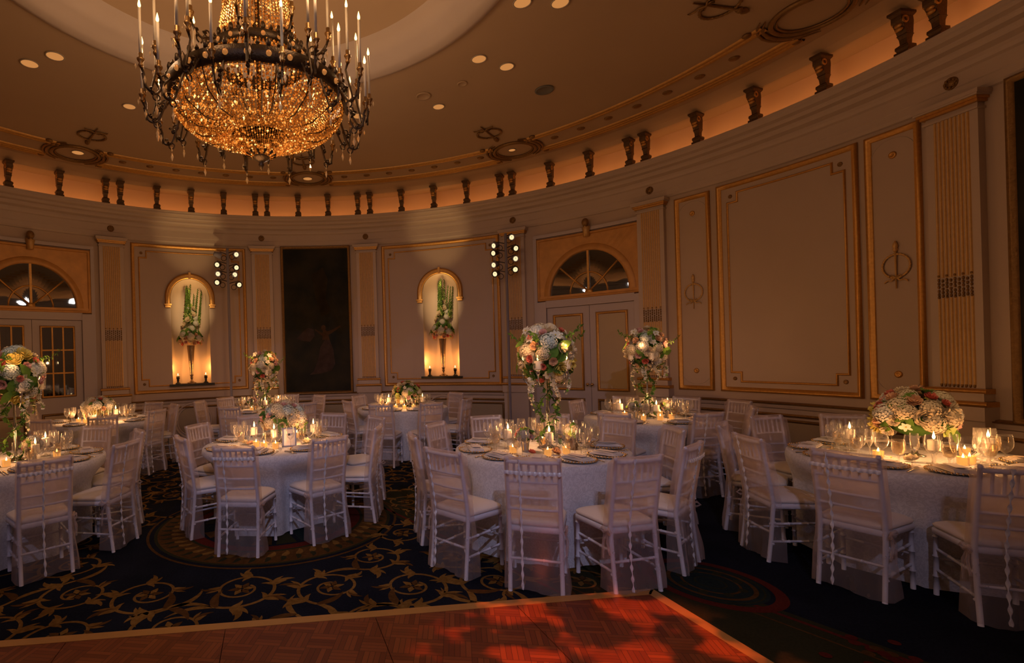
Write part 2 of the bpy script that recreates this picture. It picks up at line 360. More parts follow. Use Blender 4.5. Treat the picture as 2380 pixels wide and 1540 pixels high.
# ------------------------------------------------------------------ pilasters
def pilaster(phi):
    r=wroot('pilaster',phi)
    mb=MB(); cbox(mb,-.21,.21,1.0,3.9,0,.075); cbox(mb,-.185,.185,3.9,3.99,0,.085); obj('shaft',mb,M['trimpaint'],r)
    mb=MB()
    for k in range(9):
        x=-.132+.033*k
        for z0,z1 in ((1.215,2.07),(2.27,3.83)):
            rows=[]
            for z in (z0,z1): rows.append([cv(x-.0135+.027*j/4, z, .074+.014*sn(PI*j/4)) for j in range(5)])
            mb.sheet(rows)
    obj('fluting',mb,M['goldpale'],r)
    mb=MB()
    for k in range(9):
        x=-.132+.033*k
        zz=(2.29,2.25,2.215,2.18,2.14,2.105,2.075) if k%2==0 else (2.24,2.2,2.16,2.125,2.09)
        for z in zz: mb.ball(cv(x,z,.080),.0115,6,5,0,(1,1,1.5))
        mb.ball(cv(x,1.205,.078),.012,6,5,0,(1,1,1.8))
    obj('beading',mb,M['golddark'],r)
    mb=MB(); cbox(mb,-.25,.25,3.91,3.935,0,.14); cbox(mb,-.235,.235,3.885,3.91,0,.115); obj('capital',mb,M['gold'],r); mb=MB(); cbox(mb,-.275,.275,3.952,3.99,0,.165); cbox(mb,-.265,.265,3.935,3.952,0,.158); cbox(mb,-.225,.225,3.825,3.845,0,.1); obj('abacus',mb,M['trimpaint'],r)
    mb=MB(); cbox(mb,-.23,.23,1.06,1.14,0,.12); cbox(mb,-.26,.26,.88,1.01,0,.16); cbox(mb,-.24,.24,.10,.88,0,.13); cbox(mb,-.27,.27,0,.14,0,.16); obj('pedestal',mb,M['trimpaint'],r)
    mb=MB()
    for z,w,d in ((1.155,.235,.13),(1.035,.262,.165)):
        rows=[]
        for j in range(9):
            t=PI*j/8; rows.append([cv(-w-.02*sn(t)+2*(w+.02*sn(t))*i/4, z-.024*cs(t), d-.03+.035*sn(t)) for i in range(5)])
        mb.sheet(rows); cbox(mb,-w,w,z-.024,z+.024,0,d-.025)
    obj('base_moulding',mb,M['gold'],r)
    mb=MB(); mb.lathe([(.062,0),(.06,.012),(.045,.02),(.04,.012),(.02,.018),(.001,.03)],16,(0,-.055,4.165),0,True,Matrix.Rotation(PI/2,3,'X'))
    for k in range(8): mb.ball((.042*cs(k*PI/4),-.075,4.165+.042*sn(k*PI/4)),.014,6,4)
    obj('rosette',mb,M['golddark'],r)
for phi in (-35.84,-11.85,6.73,32.60,53.13,82.6): pilaster(phi)
# ------------------------------------------------------------------ panels
def small_rosette(mb,x,z,s=.028): mb.lathe([(s,0),(s*.9,.01),(s*.5,.016),(s*.4,.01),(.001,.016)],12,cv(x,z,.0),0,True,Matrix.Rotation(PI/2,3,'X'))
def panel(n, phi0, phi1, z0, z1, inner=True, cut=None, parent_mat='panelpaint'):
    ph=(phi0+phi1)/2; w=R_(phi1-phi0)*RW/2; r=wroot('trim_%d'%n,ph)
    mb=MB(); cframe(mb,rect(-w,w,z0,z1),PROF); obj('panel_moulding',mb,M['gold'],r)
    if inner:
        s=.13; mb=MB(); cframe(mb,notched(-w+.13,w-.13,z0+.13,z1-.13,s),PROF2); obj('inner_moulding',mb,M['gold'],r)
        for x in (-w+.185,w-.185):
            for z in (z0+.185,z1-.185): mb=MB(); small_rosette(mb,x,z); obj('corner_rosette',mb,M['golddark'],r)
    else:
        for z in (z0+.29,z1-.27): mb=MB(); small_rosette(mb,0,z,.04); obj('rosette',mb,M['gold'],r)
        for z,sg in ((z0+.26,-1),(z1-.26,1)):
            pts=[cv(.20*cs(PI*k/16),z+sg*.17*sn(PI*k/16),.002) for k in range(17)]; mb=MB(); mb.tube(pts,.004,5); obj('incised_arc',mb,M['trimpaint'],r)
    return r
panel(10,-33.0,-14.7,1.03,3.95); panel(11,9.45,30.1,1.0,3.95)
panel(12,56.05,60.36,1.0,3.93,False); panel(13,61.11,75.16,1.0,3.95); panel(14,75.73,80.1,1.0,3.95,False)
for ph,l in ((58.15,'gilt wreath and torch ornament on narrow panel beside the double doors'),(78.0,'gilt wreath and torch ornament on narrow panel near the right pilaster')):
    mb=MB(); ornament(mb,.82); p=wloc(ph,2.47); tag(obj('wall_ornament',mb,M['goldpale'],None,p,(0,0,-R_(ph))),l,'ornament','gilt wreaths on the narrow wall panels')
# ------------------------------------------------------------------ dado: chair rail, dado panels, skirting (left out across the doors)
RUNS=[(-100,-54.2),(-38.6,35.3),(51.3,100)]
def wring(mb,prof,a0,a1,mat=0): ring(mb,[(RW-d,z) for d,z in prof],R_(a0),R_(a1),max(4,int((a1-a0)/2)),mat)
for k,(a0,a1) in enumerate(RUNS):
    r=sroot('trim_%d'%(20+k))
    mb=MB(); wring(mb,[(0,.80),(.02,.81),(.03,.84),(.03,.86)],a0,a1); wring(mb,[(0,.70),(.012,.705),(.012,.80)],a0,a1); obj('dado_cap',mb,M['trimpaint'],r)
    mb=MB(); wring(mb,[(.03,.86),(.055,.865),(.06,.88),(.045,.892),(0,.895)],a0,a1); wring(mb,[(0,.70),(.02,.705),(.028,.722),(.018,.742),(.010,.745)],a0,a1); obj('chair_rail',mb,M['golddark'],r)
    mb=MB(); wring(mb,[(.025,0),(.03,.12),(.015,.145),(0,.15)],a0,a1); struct(obj('baseboard_'+('left','far','right')[k],mb,M['trimpaint']))
def dado(phi0,phi1):
    ph=(phi0+phi1)/2; w=R_(phi1-phi0)*RW/2; r=wroot('trim_%d'%(30+dado.k),ph); dado.k+=1
    mb=MB(); cbox(mb,-w,w,.20,.64,0,.006); obj('dado_field',mb,M['dadopanel'],r)
    mb=MB(); cframe(mb,rect(-w-.03,w+.03,.17,.67),PROF2[:1]+[(.003,.018),(.014,.028),(.026,.022),(.04,.008),(.044,0)]); obj('dado_moulding',mb,M['golddark'],r)
dado.k=0
for a,b in ((-33,-28.2),(-20,-14.6),(-9,4),(9.5,15.5),(24,30),(56,60.3),(61.2,75),(75.8,80)): dado(a,b)
for k,(p,s) in enumerate(NICHES):
    r=wroot('trim_%d'%(40+k),p); Mx=Matrix.Rotation(PI/2,3,'X')
    mb=MB(); mb.torus((0,-.012,.44),.35,.022,48,8,0,Mx); mb.torus((0,-.01,.44),.30,.012,48,8,0,Mx); obj('round_moulding',mb,M['trimpaint'],r)
    mb=MB(); mb.lathe([(.29,0),(.28,.006),(.001,.008)],40,(0,-.002,.44),0,True,Mx); obj('round_field',mb,M['dadopanel'],r)
# ------------------------------------------------------------------ doors with fanlights
def door(n, phi, glazed):
    r=wroot('door_%d'%n,phi)
    mb=MB()
    for s in (-1,1): cbox(mb,s*.86-.085,s*.86+.085,0,2.55,0,.06); cbox(mb,s*.965-.03,s*.965+.03,0,3.76,0,.04)
    cbox(mb,-.78,.78,2.44,2.58,0,.05); cbox(mb,-.99,.99,3.74,3.80,0,.05); obj('door_frame',mb,M['doorpaint'],r)
    # fanlight box: gilt board with an arched opening, ribs and mirror glass
    A,B,Z0=.69,.74,2.655; n_=24; mb=MB()
    top=[];arc=[]
    for k in range(n_+1):
        t=PI*k/n_; x=-A*cs(t); arc.append(cv(x,Z0+B*sn(t),.03))
        xx=max(-.90,min(.90,-1.25*cs(t))); top.append(cv(xx,3.69,.03))
    mb.sheet([arc,top],0,False,False)
    for s in (-1,1):
        mb.add([cv(s*.90,Z0-.0,.03),cv(s*A,Z0,.03),cv(s*.90,3.69,.03)],[(0,1,2)],0,False)
    cbox(mb,-.9,.9,2.575,Z0,0,.045); cframe(mb,rect(-.93,.93,2.57,3.72),[(0,0),(0,.05),(.02,.062),(.04,.05),(.05,.03)])
    rows=[]
    for o,d in ((0,0),(0,.045),(.03,.06),(.06,.045),(.10,.05),(.12,.03)):
        rows.append([cv(-(A+o)*cs(PI*k/n_),Z0+(B+o)*sn(PI*k/n_),d) for k in range(n_+1)])
    mb.sheet(rows); obj('fanlight_board',mb,M['orangewood'],r)
    mb=MB(); cbox(mb,-.018,.018,Z0,Z0+B,.0,.035)
    for s in (-1,1):
        a=R_(42); mb.tube([cv(0,Z0+.02,.022),cv(s*A*.98*cs(a)*.5,Z0+B*.98*sn(a)*.5,.022),cv(s*A*.98*cs(a),Z0+B*.98*sn(a),.022)],.017,6)
    mb.tube([cv(-.33*cs(PI*k/16),Z0+.36*sn(PI*k/16),.022) for k in range(17)],.016,6); mb.ball(cv(0,Z0+.02,.02),.07,12,6,0,(1,.4,.8))
    obj('fanlight_rib',mb,M['gold'],r)
    mb=MB(); P=[cv(-A*cs(PI*k/n_),Z0+B*sn(PI*k/n_),.012) for k in range(n_+1)]; mb.add([cv(0,Z0,.012)]+P,[(0,k+2,k+1) for k in range(n_)],0,False); obj('fanlight_glass',mb,M['mirror'],r)
    mb=MB(); mb.lathe([(.05,3.63),(.06,3.72),(.075,3.80),(.06,3.81)],4,(0,-.07,0)); obj('keystone',mb,M['goldpale'],r)
    mb=MB(); mb.ball((0,-.10,3.875),.062,12,8,0,(1,.8,1.15)); mb.lathe([(.03,3.78),(.045,3.80),(.03,3.83)],10,(0,-.09,0)); obj('keystone_head',mb,M['golddark'],r)
    for s in (-1,1):
        x0,x1=(-.765,-.004) if s<0 else (.004,.765)
        mb=MB(); cbox(mb,x0,x1,.01,2.43,0,.022); lf=obj('door_leaf',mb,M['doorpaint'],r)
        xa,xb=x0+.13,x1-.13
        if glazed:
            mb=MB(); cbox(mb,xa,xb,1.09,2.31,.015,.026); obj('glass_pane',mb,M['mirror'],lf)
            mb=MB(); cframe(mb,rect(xa-.02,xb+.02,1.07,2.33),[(0,.0),(0,.04),(.02,.045),(.035,.03),(.035,.02)])
            for k in (1,2):
                x=xa+(xb-xa)*k/3; cbox(mb,x-.012,x+.012,1.09,2.31,.02,.04); z=1.09+1.22*k/3; cbox(mb,xa,xb,z-.012,z+.012,.02,.04)
            obj('glazing_bars',mb,M['gold'],lf)
        else:
            mb=MB(); cbox(mb,xa+.03,xb-.03,.98,2.25,.015,.026); obj('door_panel',mb,M['beige'],lf)
            mb=MB(); cframe(mb,rect(xa-.02,xb+.02,.93,2.30),[(0,.015),(0,.04),(.02,.05),(.04,.035),(.045,.02)]); obj('panel_moulding',mb,M['gold'],lf)
        mb=MB(); cbox(mb,xa+.03,xb-.03,.23,.74,.015,.026); obj('door_panel',mb,M['beige'],lf)
        mb=MB(); cframe(mb,rect(xa-.02,xb+.02,.18,.79),[(0,.015),(0,.04),(.02,.05),(.04,.035),(.045,.02)]); obj('panel_moulding',mb,M['golddark'],lf)
        mb=MB(); mb.tube([cv(-s*-.04,1.04,.03),cv(s*.04,1.04,.07)],.012,8); mb.ball(cv(s*.04,1.04,.085),.028,10,6); obj('door_knob',mb,M['goldrim'],lf)
    return r
door(1,-46.66,True); door(2,44.10,False)
mb=MB(); mb.box((0,-.02,1.32),(.06,.03,.13)); o=obj('wall_switch',mb,M['blackmetal'],None,wloc(51.15,.92),(0,0,-R_(51.15))); tag(o,'small dark switch plate on wall right of the double doors','switch')
# ------------------------------------------------------------------ paintings
def painting_mat():
    m,N,L,b=mat('old_oil_painting'); tc=N.new('ShaderNodeTexCoord'); n=N.new('ShaderNodeTexNoise'); n.inputs['Scale'].default_value=2.2; n.inputs['Detail'].default_value=6; L.new(tc.outputs['Object'],n.inputs['Vector'])
    r=N.new('ShaderNodeValToRGB'); e=r.color_ramp.elements; e[0].position=.35; e[0].color=(.004,.007,.006,1); e[1].position=.75; e[1].color=(.035,.028,.014,1); L.new(n.outputs['Fac'],r.inputs[0]); L.new(r.outputs[0],b.inputs['Base Color']); b.inputs['Roughness'].default_value=.6; b.inputs['Specular IOR Level'].default_value=.2; return m
M['oil']=painting_mat(); M['balu']=pbr('baluster_gilding',(.12,.065,.024),.45,.5,noise_amt=.5,nscale=45,bump=.3,bscale=70); M['gown']=pbr('painted_gown',(.055,.038,.036),.8,noise_amt=.6,nscale=9,spec=.1); M['skin']=pbr('painted_skin',(.075,.042,.022),.8,noise_amt=.5,nscale=14,spec=.1); M['cloud']=pbr('painted_cloud',(.030,.024,.014),.8,noise_amt=.7,nscale=5,spec=.1)
def painting(phi0,phi1,label,fig=True):
    ph=(phi0+phi1)/2; w=R_(phi1-phi0)*RW/2; t=thing('painting',label,'painting',wloc(ph),-R_(ph))
    mb=MB(); cbox(mb,-w+.03,w-.03,.90,4.0,.006,.03); obj('canvas',mb,M['oil'],t)
    mb=MB(); cframe(mb,rect(-w,w,.87,4.0),[(0,.004),(0,.06),(.015,.075),(.03,.06),(.045,.05),(.055,.03)]); obj('frame',mb,M['golddark'],t)
    if fig:
        def poly(name,pts,m,d):
            mb=MB(); mb.add([cv(x,z,d) for x,z in pts],[tuple(range(len(pts)))],0,False); obj(name,mb,M[m],t)
        poly('painted_gown',[(.16,2.02),(.05,1.85),(0,1.6),(-.10,1.35),(-.19,1.28),(.05,1.30),(.28,1.36),(.36,1.5),(.33,1.8),(.26,2.0)],'gown',.033)
        poly('painted_arm',[(-.05,2.22),(.10,2.10),(.20,2.10),(.30,2.15),(.50,2.28),(.49,2.31),(.30,2.22),(.20,2.19),(.10,2.16),(-.05,2.25)],'skin',.034)
        poly('painted_head',[(.13+.05*cs(k*PI/5),2.27+.06*sn(k*PI/5)) for k in range(10)],'skin',.0345)
        poly('painted_bodice',[(.12,2.22),(.10,2.02),(.26,2.0),(.22,2.18),(.17,2.23)],'skin',.0335)
        poly('painted_figure',[(-.45,2.05),(-.30,2.2),(-.2,2.28),(-.08,2.24),(-.06,2.1),(-.16,1.98),(-.3,2.0)],'gown',.0332)
        poly('painted_cloud',[(-.1,3.4),(.15,3.55),(.25,3.3),(.2,2.9),(.3,2.6),(.1,2.5),(-.02,2.9)],'cloud',.0325)
    return t
painting(-8.64,3.79,'tall dark oil painting in narrow gilt frame between two pilasters',True)
painting(85.9,98.3,'dark framed painting cut off by the right edge of the photo',False)
# ------------------------------------------------------------------ balusters on the ledge
mb=MB()
def sq(z,w,y0,y1): w*=.80; return [(-w,y0,z),(w,y0,z),(w,y1,z),(-w,y1,z)]
secs=[(0,.078,-.06,.06),(.04,.078,-.06,.06),(.05,.06,-.04,.05),(.075,.075,-.05,.055),(.10,.072,-.05,.055),(.12,.038,-.025,.04),(.17,.042,-.03,.04),(.20,.052,-.04,.045),(.205,.058,-.045,.05),(.215,.052,-.04,.045),(.27,.055,-.065,.045),(.31,.058,-.085,.045),(.34,.060,-.105,.045),(.37,.056,-.11,.045),(.385,.055,-.11,.045),(.40,.068,-.125,.055),(.41,.078,-.135,.06),(.436,.078,-.135,.06)]
mb.sheet([sq(z,w,y0,y1) for z,w,y0,y1 in secs],0,True,False); mb.add(sq(.436,.078,-.135,.06),[(0,1,2,3)],0,False)
for z in (.26,.30,.345): mb.ball((0,-.075-.12*(z-.26)*8*.1,z),.04,8,5,1,(1,.5,.6))
mb.torus((-.045,-.06,.345),.03,.012,14,6,1,Matrix.Rotation(PI/2,3,'Y')); mb.torus((.045,-.06,.345),.03,.012,14,6,1,Matrix.Rotation(PI/2,3,'Y'))
BAL=mb.mesh('baluster',[M['balu'],M['gold']])
ORD=['first','second','third','fourth','fifth','sixth','seventh','eighth','ninth','tenth','eleventh','twelfth','thirteenth','fourteenth','fifteenth','sixteenth','seventeenth','eighteenth','nineteenth','twentieth','twenty-first','twenty-second','twenty-third','twenty-fourth','twenty-fifth','twenty-sixth','twenty-seventh']
for k,a in enumerate((-49.57,-43.12,-36.75,-34.6,-29.07,-23.6,-18.19,-12.73,-10.68,-5.11,.31,5.77,7.99,13.77,19.65,25.49,31.32,33.36,39.59,45.68,51.51,53.71,60.41,67.03,73.88,80.72,83.13)):
    q=R_(a); o=link('baluster',BAL,None,(CX+6.53*sn(q),CY+6.53*cs(q),4.551),(0,0,-q)); tag(o,ORD[k]+' dark gilded baluster from the left on the cornice ledge','baluster','gilded balusters on the cornice ledge')
# ------------------------------------------------------------------ downlights
DL=[(-3.51,5.75,.085),(-3.88,5.88,.085),(-3.25,6.93,.075),(-4.80,8.40,.085),(-1.27,9.93,.085),(-.20,7.39,.075),(.93,7.18,.075),(1.27,6.04,.08),(1.64,6.22,.08),(1.51,5.08,.08),(1.89,5.10,.08),(2.37,8.80,.055)]
DN=['upper of the two lit ceiling downlights far left','lower left of the paired lit ceiling downlights far left','lit ceiling downlight left of the chandelier bowl','lit downlight in the left ceiling medallion','lit downlight in the ceiling medallion below the chandelier','lit downlight just right of the chandelier arms','lit downlight right of the chandelier, lowest of the group','left one of the paired lit downlights near the dome ring','right one of the paired lit downlights near the dome ring','left lit downlight at the top edge of the photo','right lit downlight at the top edge of the photo','small lit downlight in the medallion right of centre']
for (x,y,r),l in zip(DL,DN):
    t=thing('downlight',l,'ceiling light',(x,y,5.088),0,'recessed ceiling downlights')
    mb=MB(); mb.lathe([(r+.012,0),(r+.012,-.008),(r,-.008),(r,0)],20); obj('trim_ring',mb,M['downoff'],t)
    mb=MB(); mb.lathe([(r,-.004),(.001,-.005)],20); obj('lens',mb,M['downlight'],t)
for x,y,r,m,l in ((2.28,6.80,.11,'smoke','dark grey round ceiling speaker right of the downlights'),(.69,6.87,.09,'ceil','blank white ceiling disc near the dome ring'),(1.16,6.58,.055,'ceil','small ceiling sensor between the downlights')):
    mb=MB(); mb.lathe([(r+.012,0),(r+.01,-.012),(r*.9,-.014),(r*.86,-.008),(.001,-.012)],20); tag(obj('ceiling_disc',mb,M[m],None,(x,y,5.088)),l,'ceiling fitting')
# ------------------------------------------------------------------ floor: carpet with woven pattern
def carpet_mat(name,c1,c2,sc=60):
    m,N,L,b=mat(name); tc=N.new('ShaderNodeTexCoord'); n=N.new('ShaderNodeTexNoise'); n.inputs['Scale'].default_value=sc; n.inputs['Detail'].default_value=3; L.new(tc.outputs['Object'],n.inputs['Vector'])
    n2=N.new('ShaderNodeTexNoise'); n2.inputs['Scale'].default_value=2.5; L.new(tc.outputs['Object'],n2.inputs['Vector'])
    ad=N.new('ShaderNodeMath'); ad.operation='ADD'; L.new(n.outputs['Fac'],ad.inputs[0]); L.new(n2.outputs['Fac'],ad.inputs[1])
    hv=N.new('ShaderNodeMath'); hv.operation='MULTIPLY'; hv.inputs[1].default_value=.5; L.new(ad.outputs[0],hv.inputs[0])
    r=N.new('ShaderNodeValToRGB'); e=r.color_ramp.elements; e[0].position=.38; e[0].color=(*c1,1); e[1].position=.62; e[1].color=(*c2,1); L.new(hv.outputs[0],r.inputs[0]); L.new(r.outputs[0],b.inputs['Base Color'])
    b.inputs['Roughness'].default_value=1; b.inputs['Specular IOR Level'].default_value=.05; return m
M['navy']=carpet_mat('navy_carpet',(.006,.008,.015),(.012,.015,.026))
M['scroll']=carpet_mat('gold_carpet_scroll',(.13,.066,.015),(.23,.13,.034),30)
M['scroll2']=carpet_mat('brown_carpet_scroll',(.06,.028,.008),(.10,.05,.016),30)
M['olive']=carpet_mat('olive_carpet',(.022,.024,.012),(.032,.032,.016))
M['red']=carpet_mat('red_carpet',(.07,.011,.009),(.10,.018,.012))
M['teal']=carpet_mat('teal_carpet',(.010,.018,.020),(.017,.028,.028))
fl=MB(); fl.add([(CX+7.1*cs(2*PI*k/96),CY+7.1*sn(2*PI*k/96),0) for k in range(96)],[tuple(range(96))],0,False)
FLOOR=struct(obj('floor',fl,M['navy']))
MC=(-1.09,5.30); MR=1.18                     # round medallion woven under the left table
RC=Vector((1.81,3.5)); RE1=Vector((.994,.104)); RE2=Vector((.20,-.98))      # dance floor corner and edges
def inside_free(x,y):
    if (x-MC[0])**2+(y-MC[1])**2 < (MR+.17)**2: return False
    p=Vector((x,y))-Vector((1.25,5.2)); 
    return p.x*.95+p.y*.30 < 0.02
class Flat:
    def __init__(s): s.mb=MB()
    def strip(s,pts,ws,z,mat=0):
        L=[];Rr=[]
        for i,p in enumerate(pts):
            a=pts[max(i-1,0)];b=pts[min(i+1,len(pts)-1)]; t=Vector((b[0]-a[0],b[1]-a[1]));
            if t.length<1e-6: t=Vector((1,0))
            t.normalize(); n=Vector((-t.y,t.x))*ws[i]; L.append((p[0]+n.x,p[1]+n.y,z)); Rr.append((p[0]-n.x,p[1]-n.y,z))
        s.mb.sheet([L,Rr],mat,False,False)
    def leaf(s,p,ang,ln,w,bend,z,mat=0):
        pts=[];x,y=p;a=ang
        for i in range(8): pts.append((x,y)); a+=bend/8; x+=cs(a)*ln/7; y+=sn(a)*ln/7
        s.strip(pts,[w*q for q in (.35,.8,1,.95,.8,.6,.35,.04)],z,mat)
def scroll(F,x,y,r,a0,hand,z):
    pts=[];ws=[]; n=44; turns=1.45
    for i in range(n):
        t=i/(n-1); rr=r*(1-.74*t); a=a0+hand*2*PI*turns*t*(.8+.2*t); pts.append((x+rr*cs(a),y+rr*sn(a))); ws.append(.0135*(1-.35*t)*(r/.28))
    F.strip(pts,ws,z)
    for i in (2,7,12,18,25):
        p=pts[i]; q=pts[i+1]; a=math.atan2(q[1]-p[1],q[0]-p[0]); g=(1-.45*i/44)*(r/.28)
        F.leaf(p,a-hand*.45,.21*g,.030*g,-hand*1.9,z+.0004,i%2)
        F.leaf(p,a-hand*.80,.12*g,.026*g,-hand*1.1,z+.0005)
        F.leaf(p,a-hand*.15,.17*g,.024*g,-hand*1.2,z+.0003)
        if i<20: F.leaf(p,a+hand*.25,.12*g,.020*g,hand*1.3,z+.0002)
    for k in range(6):
        a=a0+k*PI/3; F.leaf((x+.012*cs(a),y+.012*sn(a)),a,.085*(r/.28),.024*(r/.28),.2,z+.0006,k%2)
    # trailing stem with leaf ends that links one scroll to the next
    a=a0-hand*.3; p=(pts[0][0],pts[0][1]); t=a0-hand*PI/2
    F.leaf(p,t,.34*(r/.28),.024*(r/.28),hand*1.5,z); F.leaf(p,t-.5*hand,.26*(r/.28),.03*(r/.28),hand*-1.2,z+.0003,1)
F=Flat(); r2=random.Random(5)
row=0; y=2.62
while y<10.2:
    x=-6.6+(row%2)*.31
    k=0
    while x<1.6:
        px=x+r2.uniform(-.05,.05); py=y+r2.uniform(-.05,.05)
        if inside_free(px,py) and (px-CX)**2+(py-CY)**2<6.3**2:
            scroll(F,px,py,r2.uniform(.25,.30),r2.uniform(0,6.28),1 if (k+row)%2 else -1,.0012)
        x+=.62; k+=1
    y+=.54; row+=1
struct(obj('scroll_pattern',F.mb,[M['scroll'],M['scroll2']],FLOOR))
# round medallion
mb=MB()
def disc(r0,r1,z,mat,n=72,c=MC):
    mb.sheet([[(c[0]+r*cs(2*PI*k/n),c[1]+r*sn(2*PI*k/n),z) for k in range(n)] for r in (r0,r1)],mat,True,False)
disc(MR+.02,MR+.045,.0012,0); disc(MR-.05,MR-.02,.0012,3); disc(MR-.30,MR-.05,.001,1); disc(MR-.33,MR-.30,.0012,3); disc(MR-.43,MR-.33,.001,2); disc(.02,MR-.43,.0008,4)
for k in range(20):
    a=2*PI*k/20; w=.13; mb.add([(MC[0]+.15*cs(a),MC[1]+.15*sn(a),.0014),(MC[0]+.72*cs(a-w),MC[1]+.72*sn(a-w),.0014),(MC[0]+.72*cs(a+w),MC[1]+.72*sn(a+w),.0014)],[(0,1,2)],(0,3,5)[k%3],False)
F2=Flat()
for k in range(52):
    a=2*PI*k/52; r=MR-.175; p=(MC[0]+r*cs(a),MC[1]+r*sn(a)); F2.leaf(p,a+2.2,.13,.03,1.2,.0016); F2.leaf(p,a+.4,.11,.024,-1.2,.0018,1)
obj('medallion_pattern',mb,[M['scroll2'],M['scroll2'],M['red'],M['olive'],M['navy'],M['teal']],FLOOR); obj('medallion_leaves',F2.mb,[M['scroll'],M['olive']],FLOOR)
# green border runner along the right of the dance floor, with round motif and fruit clusters
mb=MB(); A=Vector((1.15,4.35)); B=Vector((2.95,1.2)); D=(B-A).normalized(); Nn=Vector((-D.y,D.x))
def runner(o0,o1,s0,s1,z,m):
    q=[A+D*s0+Nn*o0,A+D*s1+Nn*o0,A+D*s1+Nn*o1,A+D*s0+Nn*o1]; mb.add([(*p,z) for p in q],[(0,1,2,3)],m,False)
runner(-.42,.58,-2.2,4,.0008,0); runner(.50,.53,-2.2,4,.0012,1); runner(.40,.415,-2.2,4,.0012,2); runner(-.25,-.235,-2.2,4,.0012,2); runner(-.38,-.35,-2.2,4,.0012,1)
def rdisc(c,r0,r1,z,m,sy=1.3):
    n=48; mb.sheet([[(*(c+D*(r*sy*cs(2*PI*k/n))+Nn*(r*sn(2*PI*k/n))),z) for k in range(n)] for r in (r0,r1)],m,True,False)
c0=Vector((2.28,3.62)); 
rdisc(c0,.30,.36,.0014,1,1.25); rdisc(c0,.01,.30,.0013,3,1.15); 
for r0,r1,m in ((.22,.245,4),(.15,.165,4),(.08,.09,5),(.27,.28,5)): rdisc(c0,r0,r1,.0018,m,1.15)
for k in range(8):
    a=k*PI/4; rdisc(c0+Vector((.19*cs(a),.19*sn(a))),.005,.03,.002,5,1)
r3=random.Random(3)
for cc in (Vector((1.85,4.1)),Vector((2.65,2.75)),Vector((2.78,2.45)),Vector((1.5,4.35))):
    for k in range(22):
        p=cc+Vector((r3.gauss(0,.09),r3.gauss(0,.09))); rdisc(p,.002,.028,.002+.0001*k,1 if k%5 else 4,1)
obj('runner_pattern',mb,[M['olive'],M['red'],M['scroll2'],M['teal'],M['scroll2'],M['olive']],FLOOR)
# ------------------------------------------------------------------ portable parquet dance floor
def parquet():
    m,N,L,b=mat('parquet'); tc=N.new('ShaderNodeTexCoord'); 
    mp=N.new('ShaderNodeMapping'); mp.inputs['Rotation'].default_value=(0,0,.15); L.new(tc.outputs['Object'],mp.inputs[0])
    ck=N.new('ShaderNodeTexChecker'); ck.inputs['Scale'].default_value=6.5; L.new(mp.outputs[0],ck.inputs[0])
    outs=[]
    for rz in (0,PI/2):
        m2=N.new('ShaderNodeMapping'); m2.inputs['Rotation'].default_value=(0,0,rz); L.new(mp.outputs[0],m2.inputs[0])
        br=N.new('ShaderNodeTexBrick'); br.inputs['Scale'].default_value=6.5; br.inputs['Brick Width'].default_value=1.0; br.inputs['Row Height'].default_value=.2; br.inputs['Mortar Size'].default_value=.008; br.offset=0
        br.inputs['Color1'].default_value=(.26,.07,.018,1); br.inputs['Color2'].default_value=(.15,.036,.010,1); br.inputs['Mortar'].default_value=(.04,.012,.005,1); L.new(m2.outputs[0],br.inputs[0]); outs.append(br)
    mx=N.new('ShaderNodeMix'); mx.data_type='RGBA'; L.new(ck.outputs['Fac'],mx.inputs[0]); L.new(outs[0].outputs[0],mx.inputs[6]); L.new(outs[1].outputs[0],mx.inputs[7])
    L.new(mx.outputs[2],b.inputs['Base Color']); b.inputs['Roughness'].default_value=.42; b.inputs['Specular IOR Level'].default_value=.3; return m
M['parquet']=parquet(); M['floortrim']=pbr('gold_floor_trim',(.55,.30,.08),.4,.35,noise_amt=.1)
t=thing('dance_floor','red-brown parquet dance floor with gold edge trim laid on the carpet','dance floor',(RC.x,RC.y,.004))
W1,W2=5.2,4.2
E1=-RE1; E2=RE2
def q(a,b): p=E1*a+E2*b; return (p.x,p.y)
for i in range(6):
    for j in range(4):
        a0,a1=.075+.915*i,.075+.915*(i+1)-.004; b0,b1=.075+.915*j,.075+.915*(j+1)-.004
        mb=MB(); base=[q(a0,b0),q(a1,b0),q(a1,b1),q(a0,b1)]; mb.add([(*p,.0) for p in base]+[(*p,.02) for p in base],[(4,5,6,7),(0,1,5,4),(1,2,6,5),(2,3,7,6),(3,0,4,7)],0,False)
        if CX+6.4> RC.x: obj('floor_section',mb,M['parquet'],t)
for nm,pts in (('edge_trim',[q(-.01,0),q(5.6,0),q(5.6,.075),q(.065,.075)]),('edge_trim',[q(0,-.01),q(.075,.065),q(.075,3.8),q(0,3.8)])):
    c=[Vector(p) for p in pts]; mb=MB(); mb.add([(*p,0) for p in pts]+[(*p,.022) for p in pts],[(4,5,6,7),(0,1,5,4),(1,2,6,5),(2,3,7,6),(3,0,4,7)],0,False); obj(nm,mb,M['floortrim'],t)
